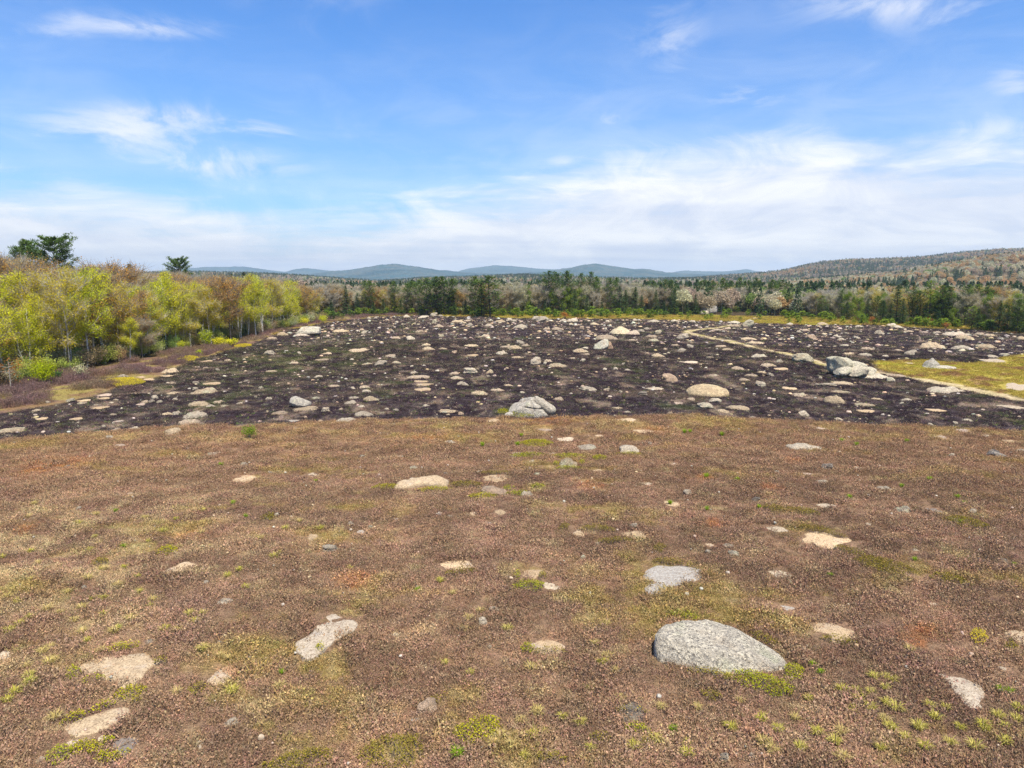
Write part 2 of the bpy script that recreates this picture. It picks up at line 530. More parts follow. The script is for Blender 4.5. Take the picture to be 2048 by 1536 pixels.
def mat_rock(name='granite', dark=0.0):
    """granite: the object's own colour tints it; speckle, lichen and rain streaks come from noise in the place's metres"""
    m, t = newmat(name)
    g = t.n('ShaderNodeNewGeometry'); pos = g.outputs['Position']
    oi = t.n('ShaderNodeObjectInfo')
    off = t.v('ADD', pos, t.comb(t.m('MULTIPLY', oi.outputs['Random'], 70.0), t.m('MULTIPLY', oi.outputs['Random'], 31.0), 0.0))
    big = t.noise(off, 0.9, 4, 0.6, 0.3); mid = t.noise(off, 3.6, 4, 0.7); sm = t.noise(off, 11.0, 4, 0.8); tiny = t.noise(off, 27.0, 3, 0.85)
    tint = oi.outputs['Color']
    c = t.mix(t.ramp(mid, 0.30, 0.70), t.mix(1.0, tint, (0.62, 0.60, 0.60), 'MULTIPLY'), t.mix(1.0, tint, (1.22, 1.19, 1.14), 'MULTIPLY'))
    c = t.mix(t.m('MULTIPLY', t.ramp(big, 0.54, 0.68), 0.55), c, (0.44, 0.47, 0.34))                 # pale green lichen
    c = t.mix(t.m('MULTIPLY', t.ramp(big, 0.46, 0.32), 0.40), c, (0.40, 0.29, 0.19))                # iron stain
    c = t.mix(t.m('MULTIPLY', t.ramp(sm, 0.53 - dark, 0.64 - dark), t.ramp(mid, 0.40 - dark, 0.58 - dark, 0.30, 0.85)), c, (0.085, 0.08, 0.08))   # black lichen
    c = t.mix(t.m('MULTIPLY', t.ramp(tiny, 0.57, 0.68), 0.6), c, (0.66, 0.63, 0.59))               # feldspar
    c = t.mix(t.m('MULTIPLY', t.ramp(tiny, 0.45, 0.34), 0.7), c, (0.085, 0.08, 0.08))             # mica
    c = t.mix(1.0, c, (1.09, 1.02, 0.90), 'MULTIPLY')
    h = t.m('ADD', t.m('MULTIPLY', mid, 1.6), t.m('ADD', sm, t.m('MULTIPLY', tiny, 0.5)))
    finish(t, bsdf(t, c, 0.9, 0.15, bump(t, h, 1.0, 0.14)))
    return m


def mat_gravel():
    """weathered crumbling bedrock flush with the soil"""
    m, t = newmat('weathered_bedrock')
    pos = t.n('ShaderNodeNewGeometry').outputs['Position']
    oi = t.n('ShaderNodeObjectInfo')
    off = t.v('ADD', pos, t.comb(t.m('MULTIPLY', oi.outputs['Random'], 50.0), 0.0, 0.0))
    big = t.noise(off, 1.2, 4, 0.65); mid = t.noise(off, 5.0, 3, 0.7); sm = t.noise(off, 17.0, 3, 0.85); tn = t.noise(off, 34.0, 2, 0.85)
    c = t.mix(1.0, oi.outputs['Color'], t.mix(t.ramp(mid, 0.3, 0.7), (0.78, 0.76, 0.74), (1.10, 1.08, 1.04)), 'MULTIPLY')
    c = t.mix(t.m('MULTIPLY', t.ramp(big, 0.52, 0.70), 0.45), c, (0.38, 0.35, 0.32))
    c = t.mix(t.m('MULTIPLY', t.ramp(sm, 0.50, 0.38), 0.85), c, (0.19, 0.125, 0.08))
    c = t.mix(t.m('MULTIPLY', t.ramp(sm, 0.58, 0.70), 0.40), c, (0.64, 0.54, 0.41))
    c = t.mix(t.m('MULTIPLY', t.ramp(tn, 0.42, 0.30), 0.5), c, (0.13, 0.10, 0.08))
    finish(t, bsdf(t, c, 0.95, 0.1, bump(t, t.m('ADD', sm, t.m('MULTIPLY', mid, 0.8)), 0.9, 0.05)))
    return m


def leafy(t, col, trans=0.3, rough=0.8):
    d = t.n('ShaderNodeBsdfDiffuse'); t.put(d.inputs[0], col); d.inputs[1].default_value = 0.5
    if trans <= 0: return d.outputs[0]
    tr = t.n('ShaderNodeBsdfTranslucent'); t.put(tr.inputs[0], col)
    mx = t.n('ShaderNodeMixShader'); mx.inputs[0].default_value = trans
    t.t.links.new(d.outputs[0], mx.inputs[1]); t.t.links.new(tr.outputs[0], mx.inputs[2])
    return mx.outputs[0]


def mat_leaf(name, ca, cb, cc=None, trans=0.3, vary=0.35, instancer=False):
    """leaves: each one a little different, each plant shifted between two hues"""
    m, t = newmat(name)
    isl = t.n('ShaderNodeNewGeometry').outputs['Random Per Island']
    oi = t.n('ShaderNodeObjectInfo')
    if instancer:
        base = t.n('ShaderNodeAttribute', attribute_name='tint', attribute_type='INSTANCER').outputs['Color']
    else:
        base = t.mix(oi.outputs['Random'], ca, cb)
    if cc is not None:
        base = t.mix(t.ramp(isl, 0.72, 0.95), base, cc)
    k = t.m('ADD', 1.0 - vary, t.m('MULTIPLY', t.m('FRACT', t.m('MULTIPLY', isl, 7.31)), 2 * vary))
    c = t.mix(1.0, base, t.comb(k, k, k), 'MULTIPLY')
    finish(t, leafy(t, c, trans))
    return m


def mat_bark(name, ca, cb, scale=6.0, band=False):
    m, t = newmat(name)
    pos = t.n('ShaderNodeNewGeometry').outputs['Position']
    mp_ = t.n('ShaderNodeMapping'); mp_.inputs['Scale'].default_value = (1, 1, 3.0 if band else 0.3)
    t.put(mp_.inputs[0], pos)
    f = t.noise(mp_.outputs[0], scale, 3, 0.6)
    c = t.mix(t.ramp(f, 0.42, 0.62), ca, cb)
    finish(t, bsdf(t, c, 0.9, 0.1))
    return m


M_GROUND = mat_ground()
M_ROCK = mat_rock()
M_SLAB = mat_rock('lichened_granite', 0.045)
M_GRAVEL = mat_gravel()
M_HEATH = mat_leaf('heath_twigs', None, None, None, 0.15, 0.55, True)
M_FOREST = mat_leaf('far_foliage', None, None, None, 0.35, 0.35, True)
M_BIRCHLEAF = mat_leaf('birch_leaves', (0.58, 0.63, 0.030), (0.73, 0.67, 0.040), (0.74, 0.70, 0.10), 0.5)
M_GOLDLEAF = mat_leaf('young_oak_leaves', (0.64, 0.52, 0.035), (0.66, 0.56, 0.05), (0.50, 0.36, 0.06), 0.5)
M_MAPLE = mat_leaf('maple_buds', (0.66, 0.35, 0.085), (0.70, 0.43, 0.09), (0.64, 0.50, 0.13), 0.5)
M_BROWNBUD = mat_leaf('brown_buds', (0.42, 0.29, 0.14), (0.46, 0.36, 0.14), (0.44, 0.41, 0.16), 0.45)
M_GREYTWIG = mat_leaf('grey_twigs', (0.45, 0.39, 0.31), (0.50, 0.45, 0.36), (0.52, 0.50, 0.33), 0.4)
M_PALELEAF = mat_leaf('poplar_leaves', (0.54, 0.53, 0.29), (0.57, 0.53, 0.34), (0.60, 0.58, 0.36), 0.45)
M_GREENLEAF = mat_leaf('green_leaves', (0.16, 0.26, 0.025), (0.24, 0.32, 0.03), (0.30, 0.36, 0.06), 0.4)
M_PINE = mat_leaf('pine_needles', (0.095, 0.165, 0.036), (0.135, 0.205, 0.040), (0.19, 0.25, 0.06), 0.3)
M_SPRUCE = mat_leaf('spruce_needles', (0.070, 0.135, 0.045), (0.095, 0.165, 0.048), (0.13, 0.20, 0.06), 0.3)
M_LIGHTPINE = mat_leaf('young_pine_needles', (0.26, 0.34, 0.038), (0.17, 0.27, 0.032), (0.36, 0.39, 0.07), 0.4)
M_LIME = mat_leaf('lime_leaves', (0.34, 0.40, 0.010), (0.32, 0.37, 0.012), (0.42, 0.46, 0.03), 0.35)
M_ORANGE = mat_leaf('rusty_leaves', (0.42, 0.17, 0.035), (0.38, 0.14, 0.05), (0.48, 0.26, 0.07), 0.25)
M_YELLOWMAT = mat_leaf('bearberry_leaves', (0.34, 0.31, 0.015), (0.27, 0.29, 0.018), (0.44, 0.38, 0.03), 0.3, 0.5)
M_DARKMAT = mat_leaf('dark_bearberry_leaves', (0.19, 0.15, 0.025), (0.22, 0.18, 0.03), (0.32, 0.25, 0.04), 0.3, 0.5)
M_STRAW = mat_leaf('straw_blades', (0.50, 0.39, 0.16), (0.48, 0.39, 0.13), (0.55, 0.44, 0.24), 0.3, 0.35)
M_YGRASS = mat_leaf('yellow_green_blades', (0.42, 0.39, 0.06), (0.45, 0.39, 0.10), (0.52, 0.44, 0.18), 0.3, 0.35)
M_GRASS = mat_leaf('green_blades', (0.20, 0.33, 0.018), (0.25, 0.36, 0.02), (0.33, 0.40, 0.04), 0.35, 0.3)
M_WHITEBARK = mat_bark('birch_bark', (0.62, 0.60, 0.55), (0.30, 0.27, 0.23), 3.0, True)
M_GREYBARK = mat_bark('grey_bark', (0.25, 0.215, 0.175), (0.13, 0.105, 0.08), 5.0)
M_PALEBARK = mat_bark('pale_bark', (0.38, 0.35, 0.29), (0.24, 0.21, 0.17), 4.0)
M_DARKBARK = mat_bark('dark_bark', (0.10, 0.075, 0.055), (0.055, 0.042, 0.032), 5.0)
M_TWIG = mat_leaf('fine_twigs', (0.25, 0.20, 0.15), (0.30, 0.25, 0.19), None, 0.2)


# ------------------------------------------------------------------ the ground
def build_ground():
    ang_f = np.radians(np.arange(-49, 49.01, 0.16))
    ang_b = np.radians(np.arange(52, 309, 4.0))
    ang = np.concatenate([ang_f, ang_b])
    rad = np.concatenate([[0.5, 2, 4, 6], np.geomspace(8, 300, 455), np.geomspace(305, 9500, 70)])
    A, Rr = np.meshgrid(ang, rad)
    x = (Rr * np.sin(A)).ravel(); y = (Rr * np.cos(A)).ravel()
    z = hgt(x, y)
    z6 = zones(x, y)
    burn, isle, track = z6[:3]
    z = z - 0.05 * burn - 0.10 * track
    z = z + 0.05 * n2(x, y, 0.9, 14.0) * (np.hypot(x, y) < 120)
    z = np.where(np.hypot(x, y) > 1200, z - 1.5, z)
    na, nr = len(ang), len(rad)
    i = np.arange(nr - 1)[:, None] * na + np.arange(na)[None, :]
    j = np.arange(nr - 1)[:, None] * na + (np.arange(na)[None, :] + 1) % na
    F = np.stack([i, j, j + na, i + na], -1).reshape(-1, 4)[:, ::-1]
    V = np.stack([x, y, z], 1)
    c0 = len(V)
    V = np.concatenate([V, [[0, 0, hz(0, 0)]]])
    f3 = np.stack([np.arange(na), np.full(na, c0), (np.arange(na) + 1) % na], 1)[:, ::-1]
    me = mesh('ground', V, F, f3, [M_GROUND], smooth=True)
    col = np.concatenate([ground_col(x, y, z6), [[0.15, 0.09, 0.06]]])
    # soil between the plants is darker than the plants themselves
    vattr(me, 'col', col)
    return obj('ground', me, kind='structure', label='heath and burned ground of the barren', cat='ground')


GROUND = build_ground()


# ------------------------------------------------------------------ hills
def mat_hill(name, ca, cb, cc, s):
    m, t = newmat(name)
    pos = t.n('ShaderNodeNewGeometry').outputs['Position']
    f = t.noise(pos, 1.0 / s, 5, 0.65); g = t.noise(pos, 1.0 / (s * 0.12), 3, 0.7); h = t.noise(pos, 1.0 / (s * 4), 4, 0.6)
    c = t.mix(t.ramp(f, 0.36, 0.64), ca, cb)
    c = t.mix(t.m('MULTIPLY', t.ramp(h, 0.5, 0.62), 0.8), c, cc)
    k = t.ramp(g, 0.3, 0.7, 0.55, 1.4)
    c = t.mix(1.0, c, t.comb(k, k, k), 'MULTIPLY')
    finish(t, bsdf(t, c, 1.0, 0.0, bump(t, g, 1.0, s * 0.08)))
    return m


class Hill:
    def __init__(s, ridge, dist, near, tree=0.0, bulge=1.3, seed=1.0, far=1.35):
        s.px = np.array([p[0] for p in ridge], float)
        s.u = (s.px - 1024) / FPX / math.cos(PITCH)
        s.z = np.array([CAM_H + (HORIZ - p[1]) / FPX * dist * 1.0 for p in ridge]) - tree
        s.d, s.near, s.b, s.seed, s.far = dist, near, bulge, seed, far

    def height(s, x, y):
        x = np.asarray(x, float); y = np.asarray(y, float)
        u = x / np.maximum(y, 1.0)
        zr = np.interp(u, s.u, s.z)
        q = (y - s.near) / (s.d - s.near)
        up = np.sin(np.clip(q, 0, 1) * math.pi / 2) ** s.b
        dn = 1 - 0.8 * sst(1.0, s.far, q)
        lo = -3.0
        h = lo + (zr - lo) * up * dn
        amp = (zr - lo) * 0.10 * np.clip(q * 3, 0, 1) * np.clip((1.0 - q) * 3, 0, 1)
        return h + amp * n2(x, y, s.d * 0.07, s.seed, 3)

    def build(s, name, mat, label, ncol=420, nrow=60, rough=0.0):
        u = np.linspace(s.u[0], s.u[-1], ncol)
        q = np.concatenate([np.linspace(0, 1, nrow), np.linspace(1.03, s.far, 8)])
        yy = s.near + q * (s.d - s.near)
        U, Y = np.meshgrid(u, yy)
        x = (U * Y).ravel(); y = Y.ravel()
        z = s.height(x, y)
        if rough: z = z + rough * n2(x, y, 30, s.seed + 4, 2)
        nr = len(q)
        i = np.arange(nr - 1)[:, None] * ncol + np.arange(ncol - 1)[None, :]
        F = np.stack([i, i + 1, i + 1 + ncol, i + ncol], -1).reshape(-1, 4)
        me = mesh(name, np.stack([x, y, z], 1), F, None, [mat], smooth=True)
        return obj(name, me, kind='structure', label=label, cat='hill')


H_FAR = Hill([(-900, 556), (-300, 548), (0, 552), (260, 548), (420, 535.8), (500, 534.8), (548, 540.8), (580, 544.3), (604, 538.8), (622, 537.3), (660, 541.8), (700, 543.8),
              (760, 542.8), (860, 543.8), (918, 543.8), (935, 538.8), (985, 532.3), (1020, 532.8), (1075, 538.8), (1130, 540.8), (1200, 542.8), (1330, 546.8), (1362, 541.8),
              (1400, 543.3), (1440, 543.8), (1484, 539.8), (1502, 543.8), (1560, 551), (1700, 552), (2100, 545), (2600, 552), (3000, 556)], 8200, 5600, 0, 1.2, 2.0, 1.15)
H_MTN = Hill([(-900, 559), (-200, 556), (300, 557), (540, 553.8), (620, 550.8), (670, 543.8), (700, 542.3), (735, 536.8), (768, 531.3), (800, 530.3), (838, 535.3), (880, 541.8),
              (930, 545.8), (1010, 548.8), (1080, 545.8), (1130, 538.8), (1163, 531.3), (1188, 529.3), (1232, 535.8), (1262, 539.3), (1282, 538.8), (1330, 546.8), (1420, 550.8),
              (1500, 553.8), (1700, 556), (2300, 556), (3000, 559)], 5600, 3300, 0, 1.2, 3.0, 1.2)
H_MID = Hill([(-900, 550), (-200, 548), (200, 548), (430, 545), (520, 547.5), (590, 550.5), (640, 554), (700, 558), (760, 562), (810, 560), (850, 556), (930, 554.5), (1000, 551.5),
              (1050, 550), (1100, 552), (1200, 556), (1300, 558), (1400, 556), (1480, 552), (1560, 554), (1700, 556), (2300, 556), (3000, 558)], 2300, 1250, 10, 1.2, 5.0)
H_RB = Hill([(1180, 572), (1330, 560), (1430, 552), (1480, 548.5), (1520, 546), (1560, 541), (1610, 529), (1640, 525), (1680, 521), (1760, 519.5), (1820, 516.5), (1900, 508.5),
             (2048, 499), (2300, 489), (2700, 500), (3100, 515)], 2700, 1500, 10, 1.1, 7.0)
H_RF = Hill([(1330, 585), (1500, 569), (1600, 558), (1700, 550), (1780, 543), (1860, 528), (1950, 515), (2048, 502), (2200, 488), (2500, 492), (3000, 520)], 1450, 620, 10, 1.0, 8.0)
MH1 = mat_hill('far_hill_forest', (0.035, 0.095, 0.115), (0.085, 0.125, 0.125), (0.02, 0.065, 0.085), 160)  # forest colour with the blue of distant haze painted in
MH2 = mat_hill('hazed_mountain_forest', (0.032, 0.085, 0.100), (0.095, 0.115, 0.112), (0.012, 0.055, 0.070), 130)  # haze blue put into the base colour here too, over forest green
MH3 = mat_hill('woodland_floor', (0.17, 0.13, 0.085), (0.20, 0.15, 0.095), (0.08, 0.09, 0.05), 80)
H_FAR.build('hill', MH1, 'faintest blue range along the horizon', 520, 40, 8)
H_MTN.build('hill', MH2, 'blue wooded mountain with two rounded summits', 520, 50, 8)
H_MID.build('hill', MH3, 'low wooded rise behind the far treeline')
H_RB.build('hill', MH3, 'dark wooded ridge climbing to the right')
H_RF.build('hill', MH3, 'tan wooded slope at the far right')


# ------------------------------------------------------------------ scattering as instances ("stuff" only)
def scatter(name, P, rot, scl, idx, tint, sources, label, cat):
    n = len(P)
    me = bpy.data.meshes.new(name)
    me.vertices.add(n); me.vertices.foreach_set('co', np.asarray(P, np.float32).ravel())
    vattr(me, 'rotv', np.asarray(rot, np.float32)); vattr(me, 'sclv', np.asarray(scl, np.float32))
    a = me.attributes.new('idx', 'INT', 'POINT'); a.data.foreach_set('value', np.asarray(idx, np.int32))
    vattr(me, 'tint', tint)
    c = bpy.data.collections.new(name + '_sources')
    for k, sm in enumerate(sources):
        c.objects.link(bpy.data.objects.new('%s_%02d' % (name, k), sm))
    g = bpy.data.node_groups.new(name, 'GeometryNodeTree')
    g.interface.new_socket('Geometry', in_out='INPUT', socket_type='NodeSocketGeometry')
    g.interface.new_socket('Geometry', in_out='OUTPUT', socket_type='NodeSocketGeometry')
    N, L = g.nodes, g.links
    gi, go = N.new('NodeGroupInput'), N.new('NodeGroupOutput')
    ci = N.new('GeometryNodeCollectionInfo')
    ci.inputs['Collection'].default_value = c
    ci.inputs['Separate Children'].default_value = True
    ci.inputs['Reset Children'].default_value = True
    ip = N.new('GeometryNodeInstanceOnPoints')
    ip.inputs['Pick Instance'].default_value = True

    def na(nm, ty):
        q = N.new('GeometryNodeInputNamedAttribute'); q.data_type = ty; q.inputs['Name'].default_value = nm
        return q.outputs['Attribute']
    e2r = N.new('FunctionNodeEulerToRotation')
    L.new(na('rotv', 'FLOAT_VECTOR'), e2r.inputs[0])
    L.new(gi.outputs[0], ip.inputs['Points']); L.new(ci.outputs[0], ip.inputs['Instance'])
    L.new(na('idx', 'INT'), ip.inputs['Instance Index'])
    L.new(e2r.outputs[0], ip.inputs['Rotation'])
    L.new(na('sclv', 'FLOAT_VECTOR'), ip.inputs['Scale'])
    L.new(ip.outputs[0], go.inputs[0])
    o = obj(name, me, kind='stuff', label=label, cat=cat)
    md = o.modifiers.new('scatter', 'NODES'); md.node_group = g
    return o


def quads_at(C, size, rs, asp=1.0, up=None, flat=0.0):
    """one small quad per centre, random orientation (flat=1 -> lying)"""
    n = len(C)
    nrm = rs.normal(size=(n, 3)); nrm[:, 2] = np.abs(nrm[:, 2]) + flat * 3
    nrm /= np.linalg.norm(nrm, axis=1)[:, None]
    a = np.cross(nrm, rs.normal(size=(n, 3))); a /= np.linalg.norm(a, axis=1)[:, None] + 1e-9
    b = np.cross(nrm, a)
    s = (np.broadcast_to(size, (n,)) * rs.uniform(0.65, 1.35, n))[:, None] * 0.5
    a = a * s * asp; b = b * s
    V = np.stack([C - a, C + b * 0.8, C + a, C - b * 0.8], 1).reshape(-1, 3)
    return V, np.arange(4 * n).reshape(-1, 4)


def slivers(P0, P1, w, rs):
    """thin upright triangles from P0 (width w) to the tip P1"""
    n = len(P0)
    d = P1 - P0
    s = np.cross(d, rs.normal(size=(n, 3))); s /= np.linalg.norm(s, axis=1)[:, None] + 1e-9
    s = s * (np.broadcast_to(w, (n,)) * 0.5)[:, None]
    V = np.stack([P0 - s, P0 + s, P1], 1).reshape(-1, 3)
    return V, np.arange(3 * n).reshape(-1, 3)


class Geo:
    """collects triangles and quads with material slots"""
    def __init__(s): s.V, s.q, s.t, s.mq, s.mt, s.n = [], [], [], [], [], 0

    def add(s, V, F, mi=0):
        F = np.asarray(F)
        if len(F) == 0: return
        s.V.append(np.asarray(V, float).reshape(-1, 3))
        if F.shape[1] == 4: s.q.append(F + s.n); s.mq.append(np.full(len(F), mi))
        else: s.t.append(F + s.n); s.mt.append(np.full(len(F), mi))
        s.n += len(s.V[-1])

    def tube(s, P, rad, k=5, mi=0):
        P = np.asarray(P, float); n = len(P)
        rad = np.broadcast_to(rad, (n,))
        d = np.gradient(P, axis=0); d /= np.linalg.norm(d, axis=1)[:, None] + 1e-9
        ref = np.array([1.0, 0.13, 0.0]) if abs(d[0][2]) > 0.6 else np.array([0.0, 0.1, 1.0])
        a = np.cross(d, ref); a /= np.linalg.norm(a, axis=1)[:, None] + 1e-9
        b = np.cross(d, a)
        th = np.arange(k) * 2 * math.pi / k
        V = (P[:, None, :] + rad[:, None, None] * (np.cos(th)[None, :, None] * a[:, None, :] + np.sin(th)[None, :, None] * b[:, None, :])).reshape(-1, 3)
        i = np.arange(n - 1)[:, None] * k + np.arange(k)[None, :]
        j = np.arange(n - 1)[:, None] * k + (np.arange(k)[None, :] + 1) % k
        s.add(V, np.stack([i, j, j + k, i + k], -1).reshape(-1, 4), mi)

    def mesh(s, name, mats, smooth=False):
        return mesh(name, np.concatenate(s.V), np.concatenate(s.q) if s.q else None, np.concatenate(s.t) if s.t else None, mats,
                    np.concatenate(s.mq) if s.mq else None, np.concatenate(s.mt) if s.mt else None, smooth)


# ------------------------------------------------------------------ rocks
def ico(sub):
    bm = bmesh.new(); bmesh.ops.create_icosphere(bm, subdivisions=sub, radius=1.0)
    V = np.array([v.co[:] for v in bm.verts]); F = np.array([[v.index for v in f.verts] for f in bm.faces]); bm.free()
    return V, F


_ico = {k: ico(k) for k in (2, 3, 4, 5)}


def blob(seed, sub=4, p=2.4, cuts=5, amp=0.16, fine=0.04, skew=0.0, name='boulder', mats=None):
    """a boulder of unit half-axes: rounded box, broken along a few planes, weathered"""
    r = np.random.RandomState(seed)
    V, F = _ico[sub]
    V = V / (np.sum(np.abs(V) ** p, 1) ** (1 / p))[:, None]
    for _ in range(cuts):
        n = r.normal(size=3); n[2] = abs(n[2]) * 0.6 + 0.05; n /= np.linalg.norm(n)
        o = r.uniform(0.60, 0.88)
        d = V @ n - o
        V = V - np.where(d > 0, d * 0.88, 0)[:, None] * n
    off = r.uniform(0, 50, 3)
    V = V * (1 + amp * fbm3(V * 1.3 + off, 3))[:, None]
    V = V * (1 + fine * fbm3(V * 5.0 + off, 3))[:, None]
    V[:, 0] += skew * V[:, 2]
    V[:, 0] /= np.abs(V[:, 0]).max(); V[:, 1] /= np.abs(V[:, 1]).max(); V[:, 2] /= V[:, 2].max()
    return mesh(name, V, None, F, mats or [M_ROCK], smooth=True)


def outline(seed, n=48, amp=0.28, sharp=0.0):
    r = np.random.RandomState(seed)
    th = np.arange(n) * 2 * math.pi / n
    P = np.stack([np.cos(th) * 1.2, np.sin(th) * 1.2, np.full(n, r.uniform(0, 90))], 1)
    R_ = 1 + amp * fbm3(P * 0.8, 3, 0.42) * 1.7
    return np.stack([np.cos(th) * R_, np.sin(th) * R_], 1)


def mound(seed, poly=None, rings=14, a=1.0, b=1.0, amp=0.12, H=1.0, n=48, oamp=0.26, mats=None, name='outcrop', tilt=(0, 0), fine=0.03, unit=True):
    """a dome over an outline: a, b < 1 make it blocky, > 1 peaked; buried skirt below"""
    r = np.random.RandomState(seed)
    O = outline(seed, n, oamp) if poly is None else np.asarray(poly, float)
    c = O.mean(0); O = O - c
    n = len(O)
    s = np.linspace(0, 1, rings + 1)[1:] * math.pi / 2
    rr = np.sin(s) ** a; z = np.cos(s) ** b * H
    z[-1] = 0
    V = [np.array([[0, 0, H]])]
    for k in range(rings):
        V.append(np.concatenate([O * rr[k], np.full((n, 1), z[k])], 1))
    V.append(np.concatenate([O * 1.02, np.full((n, 1), -0.5 * H - 0.05)], 1))
    V = np.concatenate(V)
    sc = np.abs(O).max()
    off = r.uniform(0, 60, 3)
    q = V / sc
    nz = amp * fbm3(q * 1.9 + off, 4, 0.55) + fine * fbm3(q * 9 + off, 2)
    body = V[:, 2] >= -1e-6
    V[:, 2] += np.where(body, H * nz * 2.0 * np.clip(V[:, 2] / H + 0.15, 0, 1), 0)
    V[:, 2] += np.where(body, (V[:, 0] * tilt[0] + V[:, 1] * tilt[1]) * np.clip(V[:, 2] / H * 2, 0, 1), 0)
    V[:, :2] *= (1 + (0.5 * nz))[:, None]
    F4 = []
    for k in range(rings):
        i = 1 + k * n + np.arange(n); j = 1 + k * n + (np.arange(n) + 1) % n
        F4.append(np.stack([i, i + n, j + n, j], 1))
    F3 = np.stack([np.zeros(n, int), 1 + np.arange(n), 1 + (np.arange(n) + 1) % n], 1)
    if unit:
        V[:, 0] /= np.abs(V[:, 0]).max(); V[:, 1] /= np.abs(V[:, 1]).max()
        V[:, 2] /= V[:, 2].max()
    return mesh(name, V, np.concatenate(F4), F3, mats or [M_ROCK], smooth=True)


BLOBS = [blob(100 + k, 4, 2.2 + 0.5 * (k % 4), 5 + k % 5, 0.30, 0.09, 0.3 * ((k % 3) - 1), 'stone') for k in range(14)]
DOMES = [mound(200 + k, None, 10, 0.9 + 0.12 * (k % 4), 0.9 + 0.22 * (k % 3), 0.24, n=36, name='stone', oamp=0.42, fine=0.06, tilt=(0.25 * ((k * 7) % 5 - 2) / 2, 0)) for k in range(12)]
FLATS = [mound(300 + k, None, 9, 0.8, 0.7, 0.16, n=48, oamp=0.42, mats=[M_GRAVEL], name='outcrop') for k in range(10)]

TINT = {'g': (0.37, 0.35, 0.32), 'w': (0.48, 0.455, 0.41), 't': (0.50, 0.385, 0.25), 'p': (0.43, 0.345, 0.285), 'd': (0.20, 0.185, 0.18),
        'l': (0.40, 0.40, 0.33)}
COLW = {'g': 'grey', 'w': 'whitish', 't': 'tan', 'p': 'pinkish grey', 'd': 'dark grey', 'l': 'grey-green lichened'}

